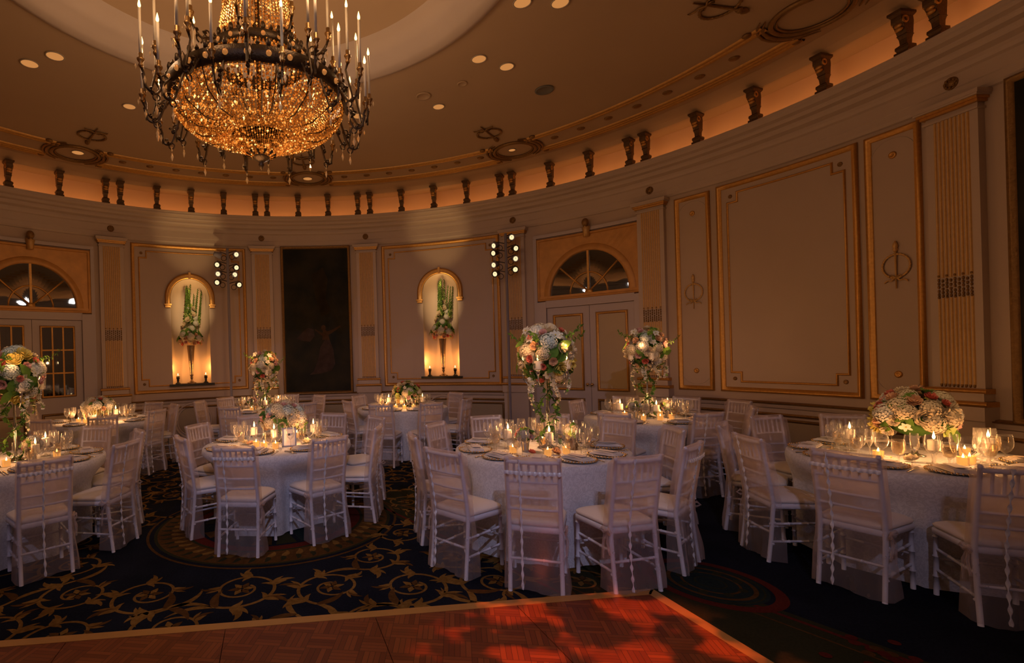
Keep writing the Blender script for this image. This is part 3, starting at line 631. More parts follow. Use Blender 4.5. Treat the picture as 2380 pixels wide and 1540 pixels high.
# ------------------------------------------------------------------ tables and where every chair stands (plan, metres)
TABLES={
 'C':dict(c=(1.45,4.72),d='the front centre table',hero=1,tall=1,ch=[(.49,3.88),(1.02,3.47),(1.74,3.56),(2.22,3.82),(.42,4.76),(.72,5.17),(1.26,5.75),(2.38,5.28),(2.58,4.74),(1.9,5.77)]),
 'L':dict(c=(-1.09,5.46),ex=[(-1.15,6.6)],d='the carpet-medallion table',hero=1,tall=0,ch=[(-1.83,4.9),(-1.23,4.35),(-.46,4.72),(-.13,5.24),(-1.94,5.88),(-.55,6.48),(-.14,6.07),(-1.71,6.43)]),
 'R':dict(c=(4.09,3.99),ex=[(5.2,4.35),(5.0,3.3),(4.4,2.8)],d='the right-hand table',hero=1,tall=0,ch=[(3.17,4.77),(2.95,4.13),(3.94,5.21),(3.11,3.38),(3.54,2.93),(4.59,5.16)]),
 'A':dict(c=(-3.44,4.83),d='the left-edge table',hero=1,tall=1,ch=[(-2.58,4.01),(-2.33,4.67),(-2.56,5.47),(-3.24,5.91)]),
 'D':dict(c=(3.42,6.6),d='the double-door table',hero=1,tall=1,ch=[(2.78,7.34),(2.62,5.8),(3.56,5.6),(4.59,6.78),(4.31,6.1),(4.4,7.26),(3.7,7.8)]),
 'B':dict(c=(.38,8.78),ex=[(.1,9.95),(.9,9.85)],d='the right-niche table',hero=0,tall=0,ch=[(-.51,8.31),(-.39,9.37),(.0,7.60),(.76,7.60),(1.4,9.43),(1.38,8.15)]),
 'F':dict(c=(-2.0,9.0),ex=[(-.85,9.0)],d='the table before the painting',hero=0,tall=1,ch=[(-3.17,9.19),(-2.94,9.75),(-2.29,7.82),(-1.24,9.81),(-1.69,10.1),(-1.15,8.22)]),
 'E':dict(c=(-4.3,8.0),d='the far glazed-door table',hero=0,tall=0,ch=[(-3.79,6.98),(-3.32,7.69),(-4.0,9.15),(-3.45,8.62),(-5.26,7.77),(-4.45,6.80)]),
}
TH=.765; TR=.762
def clock(dx,dy):
    h=(math.degrees(math.atan2(dx,dy))/30.0)%12; h2=round(h*2)/2
    hh=int(h2)%12 or 12; names=['twelve','one','two','three','four','five','six','seven','eight','nine','ten','eleven']
    return ('half-past-' if h2%1 else '')+names[hh%12]+('' if h2%1 else "-o'clock")
for T in TABLES.values():
    cx,cy=T['c']; T['seats']=[]
    for x,y in T['ch']:
        dx,dy=x-cx,y-cy; r=math.hypot(dx,dy); r=max(r,.96); u=(dx/ (math.hypot(dx,dy)),dy/math.hypot(dx,dy)); T['seats'].append((u[0],u[1],r,clock(dx,dy)))
def relax(S):
    A=[[math.atan2(s[1],s[0]),s[2],s[3]] for s in S]
    for it in range(60):
        o=sorted(range(len(A)),key=lambda i:A[i][0]); ok=True
        for q,i in enumerate(o):
            j=o[(q+1)%len(o)]; d=(A[j][0]-A[i][0])%(2*PI); r=min(A[i][1],A[j][1]); need=2*math.atan(.222/(r-.485))
            if d<need:
                ok=False; e=(need-d)/4; e=min(e,.01); A[i][0]-=e; A[j][0]+=e
                for k in (i,j): A[k][1]=min(1.30,A[k][1]+.006)
        if ok: break
    return [(cs(a),sn(a),r,c) for a,r,c in A]
for T in TABLES.values():
    T['seats']=relax(T['seats']); T['extra']=[]
    for x,y in T.get('ex',[]): dx,dy=x-T['c'][0],y-T['c'][1]; r=math.hypot(dx,dy); T['extra'].append((dx/r,dy/r,r,clock(dx,dy)))
# ------------------------------------------------------------------ chair (origin on the floor under the seat; front faces +y)
def bamboo(mb,p0,p1,r,rings,n=8):
    p0,p1=Vector(p0),Vector(p1); ts=[0]; rs=[r]
    for t in rings:
        ts+= [t-.012,t-.006,t+.006,t+.012]; rs+=[r,r*1.32,r*1.32,r]
    ts.append(1); rs.append(r); mb.tube([p0.lerp(p1,t) for t in ts],rs,n)
def trap(mb,z0,z1,wf,wb,yf,yb,rd,puff=0.0,mat=0):
    def loop(ins,z):
        pts=[]
        for (sx,sy) in ((1,1),(-1,1),(-1,-1),(1,-1)):
            w=(wf if sy>0 else wb)-ins; y=(yf if sy>0 else yb)-sy*ins
            for k in range(5):
                a={(1,1):0,(-1,1):PI/2,(-1,-1):PI,(1,-1):1.5*PI}[(sx,sy)]+PI/2*k/4
                pts.append((sx*(w-rd)+rd*cs(a), y-sy*rd+rd*sn(a), z))
        return pts
    rows=[loop(.008,z0),loop(0,z0+.006)]
    if puff: rows+= [loop(-.006,(z0+z1)/2),loop(.004,z1-.008),loop(.03,z1+puff*.4),loop(.09,z1+puff)]
    else: rows+= [loop(0,z1-.006),loop(.008,z1)]
    mb.sheet(rows,mat,True,True); n=20; b=len(mb.v)-n; mb.f.append(tuple(b+k for k in range(n))); mb.m.append(mat); mb.s.append(True)
    b=len(mb.v)-n*len(rows); mb.f.append(tuple(b+k for k in range(n))[::-1]); mb.m.append(mat); mb.s.append(False)
def backy(z): return -.19-.075*max(0,(z-.44)/.48)**1.15
def build_chair(variant):
    ch=thing('banquet_chair','x','chair')
    mb=MB(); trap(mb,.405,.445,.205,.185,.20,-.20,.05); obj('seat_frame',mb,M['whitewood'],ch)
    mb=MB(); trap(mb,.446,.485,.200,.180,.195,-.19,.06,.018); obj('seat_cushion',mb,M['cushion'],ch)
    for s in (-1,1):
        mb=MB(); bamboo(mb,(s*.183,.178,0),(s*.180,.172,.41),.0145,(.30,.62,.93)); obj('leg',mb,M['whitewood'],ch)
        mb=MB(); pts=[(s*.172,-.235,0),(s*.170,-.21,.2),(s*.170,-.19,.44)]+[(s*.170,backy(z),z) for z in (.56,.68,.80,.92)]; mb.tube(pts,[.0145,.0145,.0155,.0145,.014,.013,.012],8)
        for z in (.14,.30): mb.ball((s*.171,-.222+.1*z,z),.019,8,4,0,(1,1,.6))
        mb.ball((s*.170,backy(.92),.925),.014,8,5,0,(1,1,1.2)); obj('leg',mb,M['whitewood'],ch)
    mb=MB()
    def rail(z,r):
        mb.tube([(-.17+.34*k/8, backy(z)-.018*sn(PI*k/8), z+.0) for k in range(9)],r,7)
    rail(.905,.015); rail(.765,.010); rail(.655,.010); rail(.57,.010)
    for k in range(1,7):
        x=-.17+.34*k/7; o=-.018*sn(PI*k/7); mb.tube([(x,backy(.905)+o,.905),(x,backy(.765)+o,.765)],.0085,6)
    obj('backrest',mb,M['whitewood'],ch)
    for s in (-1,1):
        for z in (.30,.165): mb=MB(); bamboo(mb,(s*.178,.175,z),(s*.171,-.22,z-.01),.0095,(.33,.66),6); obj('stretcher',mb,M['whitewood'],ch)
    mb=MB(); bamboo(mb,(-.18,.175,.235),(.18,.175,.235),.0095,(.33,.66),6); obj('stretcher',mb,M['whitewood'],ch)
    mb=MB(); bamboo(mb,(-.171,-.215,.225),(.171,-.215,.225),.0095,(.33,.66),6); obj('stretcher',mb,M['whitewood'],ch)
    # sheer cover: slipped over the back, falling to the floor behind
    rv=random.Random(variant*13+1); ph=[rv.uniform(0,6.28) for _ in range(6)]
    mb=MB(); rows=[]; nz=22; nx=22
    for i in range(nz+1):
        z=.935-(.935-.022)*i/nz; row=[]; k=smooth01((.50-z)/.5); W=.188+.026*k
        for j in range(nx+1):
            t=j/nx; s_=t*2-1
            wrap=.075+.05*k if z<.93 else .02
            if abs(s_)<=.78: x=W*s_/.78; yy=0
            else: x=W*(1 if s_>0 else -1)*(1+.05*k*(abs(s_)-.78)/.22); yy=wrap*(abs(s_)-.78)/.22
            if z>.44: y=backy(z)-.020-.018*max(0,1-(x/W)**2)
            else: y=-.215-.035*smooth01((.44-z)/.44)-.018*max(0,1-(x/W)**2)*max(0,(z-.2)/.24)
            wv=(.004+.014*k)*sn(9*s_+ph[0]+3*z)+(.003+.008*k)*sn(17*s_+ph[1]-5*z)+.004*sn(23*z+ph[2]+2*s_)*(1 if z<.9 else 0)
            row.append((x+.006*k*sn(8*z+ph[3]), y-abs(wv)*.8+yy, z+(.012*sn(4*s_+ph[4]) if i==nz else 0)))
        rows.append(row)
    mb.sheet(rows)
    rows2=[]
    for i in range(9):
        z=.935-(.935-.50)*i/8; rows2.append([(.186*(j/8*2-1), backy(z)+.022-.016*max(0,1-(j/8*2-1)**2)+.004*sn(13*z+j+ph[5]), z) for j in range(9)])
    mb.sheet(rows2); mb.sheet([rows2[0],[(.186*(j/8*2-1), backy(.94)-.018*max(0,1-(j/8*2-1)**2),.942) for j in range(9)],[(.186*(j/8*2-1), backy(.935)-.02-.018*max(0,1-(j/8*2-1)**2),.935) for j in range(9)]])
    cvr=obj('chair_cover',mb,M['cover'],ch)
    # ruched satin ribbon down the back
    mb=MB(); xr=(-.085,-.115,-.02,-.06)[variant%4]; rows=[]
    for i in range(75):
        z=.93-.90*i/74; y=(backy(z)-.020-.018*max(0,1-(xr/.19)**2) if z>.44 else -.215-.035*smooth01((.44-z)/.44)-.016*max(0,(z-.2)/.24))-.012
        tw=sn(i*1.05); w=.007+.003*cs(i*1.05); rows.append([(xr-w,y+.007*tw,z),(xr,y-.006,z+.004*tw),(xr+w,y-.007*tw,z)])
    if variant in (0,2):
        mb.sheet(rows)
        rows=[]
        for i in range(60):
            x=-.187+.374*i/59; z=.835; y=backy(z)-.034-.018*max(0,1-(x/.19)**2); tw=sn(i*1.3); rows.append([(x,y+.006*tw,z-.013-.003*cs(i)),(x,y-.005,z),(x,y-.006*tw,z+.013)])
        mb.sheet(rows)
    else: mb.sheet(rows)
    obj('ribbon',mb,M['satin'],cvr)
    mb=MB(); s=1 if variant%2==0 else -1; bx,by,bz=s*.196,-.19,.43
    for a,b in ((-1,.03),(1,.028)):
        mb.tube([(bx,by,bz),(bx+s*.012,by+a*.03,bz+.025),(bx+s*.012,by+a*.055,bz+.004),(bx+s*.006,by+a*.03,bz-.012),(bx,by,bz)],[.005,.010,.008,.010,.005],5)
        mb.tube([(bx,by,bz),(bx+s*.015,by+a*.02,bz-.07),(bx+s*.008,by+a*.035,bz-.15-.04*(a>0))],[.006,.009,.007],5)
    mb.ball((bx,by,bz),.012,7,5); obj('tie_bow',mb,M['cover'],ch)
    return ch
PROTO=[build_chair(v) for v in range(4)]; used=set()
VAR={'C':[1,0,3,2,1,3,1,3,1,1],'L':[1,0,3,2,1,1,3,3],'R':[1,3,3,0,3,1],'A':[2,3,1,3]}
for key,T in TABLES.items():
    cx,cy=T['c']
    for i,(ux,uy,r,ck) in enumerate(T['seats']):
        v=VAR.get(key,[3,1,3,1,3,1,3])[i]
        ox,oy=cx+ux*(r-.265),cy+uy*(r-.265); rz=math.atan2(ux,-uy)+rnd.uniform(-.035,.035)
        lab='sheer-covered white chair at the %s side of %s'%(ck,T['d'])
        if v in used: dup(PROTO[v],(ox,oy,0),rz,lab,'white chairs around '+T['d'])
        else:
            p=PROTO[v]; p.location=(ox,oy,0); p.rotation_euler=(0,0,rz); p['label']=lab; p['group']='white chairs around '+T['d']; used.add(v)
# ------------------------------------------------------------------ tablecloths
def damask():
    m,N,L,b=mat('white_damask'); tc=N.new('ShaderNodeTexCoord')
    w=N.new('ShaderNodeTexNoise'); w.inputs['Scale'].default_value=20; w.inputs['Detail'].default_value=2; w.inputs['Distortion'].default_value=3.5; L.new(tc.outputs['Object'],w.inputs[0])
    r=N.new('ShaderNodeValToRGB'); e=r.color_ramp.elements; e[0].position=.46; e[0].color=(.66,.65,.70,1); e[1].position=.53; e[1].color=(.78,.77,.82,1); L.new(w.outputs['Fac'],r.inputs[0]); L.new(r.outputs[0],b.inputs['Base Color'])
    bp=N.new('ShaderNodeBump'); bp.inputs['Strength'].default_value=.35; bp.inputs['Distance'].default_value=.006; L.new(r.outputs[0],bp.inputs['Height']); L.new(bp.outputs['Normal'],b.inputs['Normal'])
    b.inputs['Roughness'].default_value=.65; b.inputs['Sheen Weight'].default_value=.2; return m
M['cloth']=damask()
for key,T in TABLES.items():
    cx,cy=T['c']; rv=random.Random(ord(key)); NA=150; NZ=16; rows=[]
    rows.append([(0.02*cs(2*PI*k/NA),.02*sn(2*PI*k/NA),TH) for k in range(NA)])
    for rr in (.3,.6,TR-.012): rows.append([(rr*cs(2*PI*k/NA),rr*sn(2*PI*k/NA),TH) for k in range(NA)])
    rows.append([(TR*cs(2*PI*k/NA),TR*sn(2*PI*k/NA),TH-.01) for k in range(NA)])
    p1,p2,p3=[rv.uniform(0,6.28) for _ in range(3)]
    for i in range(1,NZ+1):
        z=TH-.01-(TH-.016)*i/NZ; dz=(TH-z)/TH; row=[]
        for k in range(NA):
            a=2*PI*k/NA
            R=TR+.004+.045*dz+ (.008+.040*dz)*(.5*sn(11*a+p1+.6*sn(3*a))+.5*sn(17*a+p2+sn(2*a+p3)))*min(1,dz*2.2)
            for ux,uy,r,ck in T['seats']:
                d=(a-math.atan2(uy,ux)+PI)%(2*PI)-PI
                if abs(d)<.9:
                    rf=r-.485; lat=abs(rf*math.tan(d)); tg=rf/max(.5,cs(d))-.03
                    mk=1-smooth01((lat-.205)/.11); zm=1-smooth01((z-.50)/.22)
                    if tg<R: R=R+(tg-R)*mk*zm
            row.append((R*cs(a),R*sn(a),z))
        rows.append(row)
    mb=MB(); mb.sheet(rows,0,True); mb.f.append(tuple(range(NA))); mb.m.append(0); mb.s.append(False)
    tag(obj('tablecloth',mb,M['cloth'],None,(cx,cy,0)),'floor-length white damask tablecloth covering '+T['d'],'tablecloth','white damask tablecloths')
# ------------------------------------------------------------------ flower meshes (shared)
def petal_sheet(mb, M4, ln, w, cup, mat=0, n=4, m=3):
    rows=[]
    for i in range(n+1):
        t=i/n; ww=w*(sn(PI*min(1,.12+.80*t))**.8); rows.append([M4 @ Vector((ww*(2*j/m-1), ln*t, cup*t*t*ln+ .25*ww*(2*j/m-1)**2)) for j in range(m+1)])
    mb.sheet(rows,mat)
def mk_rose(r, m, seed, rings=((4,.35,2.6),(5,.62,1.5),(6,.85,.85),(7,1.0,.42)), green=True):
    mb=MB(); rv=random.Random(seed)
    for n,s,cup in rings:
        o=rv.uniform(0,6)
        for k in range(n):
            a=o+2*PI*k/n; R4=Matrix.Rotation(a,4,'Z') @ Matrix.Translation((0,r*.10*s,-r*.12*s)) @ Matrix.Rotation(rv.uniform(-.12,.12),4,'Y')
            petal_sheet(mb,R4,r*s*.95,r*s*.55,cup)
    mb.ball((0,0,r*.12),r*.22,8,5)
    return mb.mesh('rose',[M[m]])
def mk_hydra(r, m, seed):
    mb=MB(); rv=random.Random(seed); N_=120
    mb.ball((0,0,-r*.1),r*.72,10,6,0,(1,1,.8))
    for i in range(N_):
        z=1-1.55*(i+.5)/N_; q=math.sqrt(max(0,1-z*z)); a=2.39996*i; n=Vector((q*cs(a),q*sn(a),z)); p=n*r*rv.uniform(.82,.98); p.z*=.82
        Q=n.to_track_quat('Z','Y').to_matrix().to_4x4(); base=Matrix.Translation(p) @ Q @ Matrix.Rotation(rv.uniform(0,1.6),4,'Z'); s=r*.175*rv.uniform(.85,1.15)
        for k in range(4):
            R4=base @ Matrix.Rotation(k*PI/2,4,'Z'); vs=[R4@Vector(v) for v in ((0,0,.02*s),(s*.5,s*.35,.12*s),(0,s,.22*s),(-s*.5,s*.35,.12*s))]; mb.add(vs,[(0,1,2,3)],0,False)
    return mb.mesh('hydrangea',[M[m]])
def orchid_into(mb, M4, s, mat=0, mc=1):
    for k in range(5):
        R4=M4 @ Matrix.Rotation(2*PI*k/5,4,'Z') @ Matrix.Translation((0,.05*s,0)); petal_sheet(mb,R4,s*(.95 if k%2 else .85),s*(.42 if k in(1,4) else .26),.12,mat,3,2)
    c=M4@Vector((0,0,.1*s)); mb.ball(c,.15*s,6,4,mc)
def mk_orchid(m,mc,seed,s=.045):
    mb=MB(); orchid_into(mb,Matrix.Identity(4),s); return mb.mesh('orchid',[M[m],M[mc]])
def leaf_into(mb, M4, ln, w, bend, mat=0):
    rows=[]
    for i in range(5):
        t=i/4; ww=w*sn(PI*(.08+.90*t))**.9; rows.append([M4@Vector((-ww,ln*t,-bend*t*t*ln+.25*ww)),M4@Vector((0,ln*t,-bend*t*t*ln)),M4@Vector((ww,ln*t,-bend*t*t*ln+.25*ww))])
    mb.sheet(rows,mat)
def mk_leafspray(seed,m='leaf',ln=.085,n=4):
    mb=MB(); rv=random.Random(seed)
    for k in range(n): leaf_into(mb,Matrix.Rotation(2*PI*k/n+rv.uniform(-.4,.4),4,'Z')@Matrix.Rotation(rv.uniform(-.1,.7),4,'X'),ln*rv.uniform(.8,1.2),ln*.32,.35)
    return mb.mesh('leaf_spray',[M[m]])
def mk_strand(seed, ln, m, leafm='leaf'):
    mb=MB(); rv=random.Random(seed); pts=[]; n=14
    for i in range(n+1):
        t=i/n; pts.append(Vector((.10*sn(PI*.5*min(1,t*2.2))+.02*sn(7*t+seed),.02*sn(5*t+seed*2),.03*sn(PI*min(1,t*3))-ln*max(0,t-.08))))
    mb.tube(pts,.0028,5,2)
    k=0; d=0
    for i in range(2,n+1):
        p=pts[i]; s=.038*(1-.55*i/n)
        for q in range(2):
            n_=Vector((rv.uniform(-1,1),rv.uniform(-1,1),rv.uniform(-.5,.3))).normalized()
            R4=Matrix.Translation(p+n_*.016)@n_.to_track_quat('Z','Y').to_matrix().to_4x4()@Matrix.Rotation(rv.uniform(0,6),4,'Z')
            if i<n-2 or q==0: orchid_into(mb,R4,s,0,1)
        if i%4==0: leaf_into(mb,Matrix.Translation(p)@Matrix.Rotation(rv.uniform(0,6),4,'Z')@Matrix.Rotation(-.9,4,'X'),.05,.014,.2,3)
    return mb.mesh('orchid_strand',[M[m],M['fyellow'],M['stemgreen'],M[leafm]])
def mk_tendril(seed):
    mb=MB(); rv=random.Random(seed); pts=[Vector((.0,0,0))]; a=rv.uniform(-.5,.5)
    for i in range(9): pts.append(pts[-1]+Vector((.026*cs(a),.01*rv.uniform(-1,1),.026*sn(a)))); a+=rv.uniform(-.25,.45)
    mb.tube(pts,.002,5,1)
    for i in range(2,10):
        for s in (-1,1): leaf_into(mb,Matrix.Translation(pts[i])@Matrix.Rotation(s*1.1+rv.uniform(-.4,.4),4,'Y')@Matrix.Rotation(rv.uniform(0,6),4,'Z'),.035,.011,.2,0)
    return mb.mesh('tendril',[M['leaf'],M['stemgreen']])
def mk_ivy(h, seed):
    mb=MB(); rv=random.Random(seed)
    for g in range(2):
        pts=[]; n=26
        for i in range(n+1):
            t=i/n; a=g*PI+7.5*t+seed; r=.030+.035*sn(PI*t)+.05*(1-t)**3; pts.append(Vector((r*cs(a),r*sn(a),h*t)))
        mb.tube(pts,.003,5,1)
        for i,p in enumerate(pts):
            for q in range(3):
                leaf_into(mb,Matrix.Translation(p)@Matrix.Rotation(rv.uniform(0,6.28),4,'Z')@Matrix.Rotation(rv.uniform(-1.0,.5),4,'X'),rv.uniform(.032,.055),rv.uniform(.012,.019),.3,0 if rv.random()<.75 else 2)
    return mb.mesh('ivy_garland',[M['leafdark'],M['stemgreen'],M['leaf']])
FM={}
for c,m in (('white','fwhite'),('cream','fcream'),('blue','fblue')): FM['hydrangea_'+c]=mk_hydra(.075,m,hash(c)%97 if False else len(c)*7)
for c,m,r in (('peach','fpeach',.042),('pink','fpink',.04),('coral','fcoral',.036),('cream','fcream',.044),('white','fwhite',.042)): FM['rose_'+c]=mk_rose(r,m,len(c)*3+1)
FM['peony_yellow']=mk_rose(.075,'fyellow',5); FM['peony_blush']=mk_rose(.07,'fcream',8); FM['lily_green']=mk_rose(.05,'fgreen',9,((5,.7,.8),(6,1.0,.35)))
FM['orchid_white']=mk_orchid('fwhite','fyellow',1); FM['orchid_pink']=mk_orchid('fpink','fcoral',2)
FM['leaf']=mk_leafspray(1); FM['leaf2']=mk_leafspray(2,'leafdark',.075,5); FM['leaf3']=mk_leafspray(4,'leaf',.11,3)
STR=[mk_strand(1,.42,'fwhite'),mk_strand(2,.34,'fcream'),mk_strand(3,.50,'fwhite'),mk_strand(4,.28,'fcream','leafdark')]
TEN=[mk_tendril(1),mk_tendril(6)]
IVY=mk_ivy(.62,1)
PART={'hydrangea_white':'hydrangea','hydrangea_cream':'hydrangea','hydrangea_blue':'hydrangea','rose_peach':'rose','rose_pink':'rose','rose_coral':'rose','rose_cream':'rose','rose_white':'rose','peony_yellow':'peony','peony_blush':'peony','lily_green':'lily','orchid_white':'orchid','orchid_pink':'orchid','leaf':'leaf_spray','leaf2':'leaf_spray','leaf3':'leaf_spray'}
def qz(n,spin=0.0): return Vector(n).to_track_quat('Z','Y') @ Quaternion((0,0,1),spin)
def dome(t, c, rad, N_, pal, rv, zmin=-1.0, leaves=10, core=True, sink=.88, fs=1.0):
    """blossoms set over an ellipsoid, each one a part of the bouquet t"""
    c=Vector(c)
    if core:
        mb=MB(); mb.ball((0,0,0),1,12,8,0,(rad[0]*.72,rad[1]*.72,rad[2]*.72)); obj('foliage',mb,M['leafdark'],t,c)
    for i in range(N_):
        z=1-(1-zmin)*(i+.5)/N_; q=math.sqrt(max(0,1-z*z)); a=2.39996*i+rv.uniform(-.15,.15); n=Vector((q*cs(a),q*sn(a),z)); k=rv.choice(pal)
        p=c+Vector((n.x*rad[0],n.y*rad[1],n.z*rad[2]))*(sink if 'hyd' in k or 'peony' in k else sink+.09)
        nn=Vector((n.x/rad[0],n.y/rad[1],n.z/rad[2])).normalized(); link(PART[k],FM[k],t,p,qz(nn,rv.uniform(0,6)),fs*rv.uniform(.85,1.15))
    for i in range(leaves):
        z=rv.uniform(max(zmin,-.9),.75); q=math.sqrt(1-z*z); a=2*PI*i/leaves+rv.uniform(-.2,.2); n=Vector((q*cs(a),q*sn(a),z)); p=c+Vector((n.x*rad[0],n.y*rad[1],n.z*rad[2]))*rv.uniform(.88,1.0)
        link('leaf_spray',FM[rv.choice(('leaf','leaf2','leaf3'))],t,p,qz(n+Vector((0,0,.2)),rv.uniform(0,6)),fs*rv.uniform(.8,1.2))
MIX=['hydrangea_white']*3+['hydrangea_cream']*2+['hydrangea_blue']*1+['rose_peach','rose_pink','rose_coral','rose_cream','rose_coral','rose_pink']*2+['peony_yellow','leaf','leaf2','leaf3','peony_yellow','peony_blush','orchid_white','orchid_white','lily_green']
WARM=['hydrangea_cream']*3+['rose_peach']*3+['rose_pink','rose_cream','rose_cream','rose_coral','hydrangea_white','hydrangea_white','peony_blush','peony_blush','peony_yellow','lily_green','orchid_white','orchid_pink']
SMALL=['hydrangea_white','hydrangea_cream','rose_peach','rose_pink','rose_cream','rose_white','lily_green','rose_coral']
# ------------------------------------------------------------------ candles
def proto_candle(r,h,name='pillar_candle'):
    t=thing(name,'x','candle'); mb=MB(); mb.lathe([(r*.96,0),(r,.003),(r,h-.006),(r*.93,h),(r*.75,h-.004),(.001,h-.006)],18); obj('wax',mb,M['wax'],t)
    mb=MB(); mb.tube([(0,0,h-.008),(.001,0,h+.008)],.0012,5); obj('wick',mb,M['wick'],t)
    mb=MB(); mb.lathe([(.0006,h+.003),(.0075,h+.011),(.0095,h+.021),(.0068,h+.036),(.003,h+.051),(.0004,h+.063)],8); obj('flame',mb,M['flame'],t); return t
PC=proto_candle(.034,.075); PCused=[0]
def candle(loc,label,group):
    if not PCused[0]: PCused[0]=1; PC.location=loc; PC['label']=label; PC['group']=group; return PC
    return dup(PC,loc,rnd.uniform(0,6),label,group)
# ------------------------------------------------------------------ tall candelabra centrepieces
def tall(key, label, h=.80, seed=1, rot=0.0, off=(0,0)):
    T=TABLES[key]; cx,cy=T['c']; cx+=off[0]; cy+=off[1]; rv=random.Random(seed*31)
    t=thing('candelabra',label,'centerpiece',(cx,cy,TH+.001),rot)
    mb=MB(); mb.lathe([(.095,0),(.10,.006),(.09,.014),(.05,.022),(.025,.04),(.016,.07)],24); obj('base',mb,M['silver'],t)
    mb=MB(); mb.lathe([(.014,.06),(.02,.10),(.012,.13),(.010,.30),(.02,.33),(.011,.36),(.010,h-.05),(.022,h-.02),(.03,h)],14); obj('stem',mb,M['silver'],t)
    ax=[(.205*cs(R_(a)),.205*sn(R_(a))) for a in (-128,-52,22,158)]; cz=h-.105
    for k,(x,y) in enumerate(ax):
        mb=MB(); mb.tube([(0,0,h-.12),(x*.4,y*.4,h-.24),(x*.8,y*.8,h-.25),(x,y,h-.20),(x,y,cz-.02)],[.008,.007,.007,.007,.009],7); a=obj('arm',mb,M['silver'],t)
        mb=MB(); mb.lathe([(.012,cz-.05),(.017,cz-.035),(.015,cz-.012),(.036,cz-.004),(.040,cz),(.001,cz+.001)],16,(x,y,0)); obj('candle_cup',mb,M['silver'],a)
        mb=MB(); mb.lathe([(.043,cz+.002),(.046,cz+.03),(.050,cz+.09),(.056,cz+.145),(.058,cz+.152)],20,(x,y,0)); mb.f=[f for f in mb.f if len(f)==4]; mb.m=mb.m[:len(mb.f)]; mb.s=[True]*len(mb.f); obj('hurricane_glass',mb,M['hurr'],a)
        c,s=cs(rot),sn(rot); candle((cx+c*x-s*y,cy+s*x+c*y,TH+cz+.003),('near left','near right','far right','far left')[k]+' hurricane candle on the candelabra of '+T['d'],'hurricane candles on '+T['d'])
    dome(t,(0,0,h+.03),(.235,.235,.265),56,MIX if seed!=4 else MIX+WARM,rv,-.92,18,sink=.88)
    for k in range(4):
        a=rv.uniform(0,6.28); link('orchid',FM['orchid_white'],t,(.2*cs(a),.2*sn(a),h+.17+.05*k*.5),qz((cs(a),sn(a),.6)),1.2)
    for k in range(5):
        a=2*PI*k/5+rv.uniform(-.3,.3); link('tendril',TEN[k%2],t,(.17*cs(a),.17*sn(a),h+.08+.14*rv.random()),(rv.uniform(-.3,.3),0,a),1.0)
    for k in range(7):
        a=2*PI*k/7+rv.uniform(-.35,.35); link('orchid_strand',STR[k%4],t,(.10*cs(a),.10*sn(a),h-.06-.05*(k%3)),(0,0,a),(rv.uniform(.8,1.2),rv.uniform(.8,1.2),rv.uniform(.55,.82)))
    link('ivy_garland',IVY,t,(0,0,.06),(0,0,rv.uniform(0,6)),(1.15,1.15,1.12))
    return t
tall('C','tall candelabra of mixed flowers, trailing orchids and ivy on the front centre table',.83,1,0.0,(.08,0))
tall('D','tall peach and cream flower candelabra before the double doors',.85,4,.5)
tall('A','tall flower candelabra partly cut off at the left edge of the photo',.76,2,.2,(.02,0))
tall('F','slim tall flower candelabra between the dark painting and a light pole',.72,4,1.1)
# ------------------------------------------------------------------ low bouquets
def low(key,label,rad,seed,pal,lift=.16,off=(0,0),N_=34):
    T=TABLES[key]; cx,cy=T['c']; rv=random.Random(seed*17); t=thing('flower_bouquet',label,'bouquet',(cx+off[0],cy+off[1],TH+.001),rv.uniform(0,1))
    mb=MB(); mb.lathe([(.06,0),(.062,.006),(.02,.02),(.014,lift*.35),(.03,lift*.6),(.07,lift*.95),(.075,lift)],18); obj('pedestal_bowl',mb,M['silver'],t)
    dome(t,(0,0,lift+rad[2]*.35),rad,N_,pal,rv,-.45,12); 
    for k in range(3):
        a=rv.uniform(0,6.28); link('leaf_spray',FM['leaf3'],t,(rad[0]*.9*cs(a),rad[1]*.9*sn(a),lift+rad[2]*.2),qz((cs(a),sn(a),.1)),1.0)
    return t
low('R','low round bouquet of cream and peach flowers on the right table',(.235,.235,.21),3,WARM+['rose_peach','peony_yellow','rose_coral','leaf','leaf3'],.23,(.03,0),52)
low('L','low white and peach bouquet with an orchid spray on the medallion table',(.225,.21,.17),5,MIX[:8]+WARM[:8],.18,(.06,.02),44)
low('B','low peach and pink rose bouquet under the right niche',(.235,.235,.21),7,WARM[2:],.15,(.09,0),40)
low('E','low pink and white bouquet on the far table by the glazed door',(.21,.21,.16),8,WARM+['rose_pink','rose_coral'],.14,(-.06,0),34)
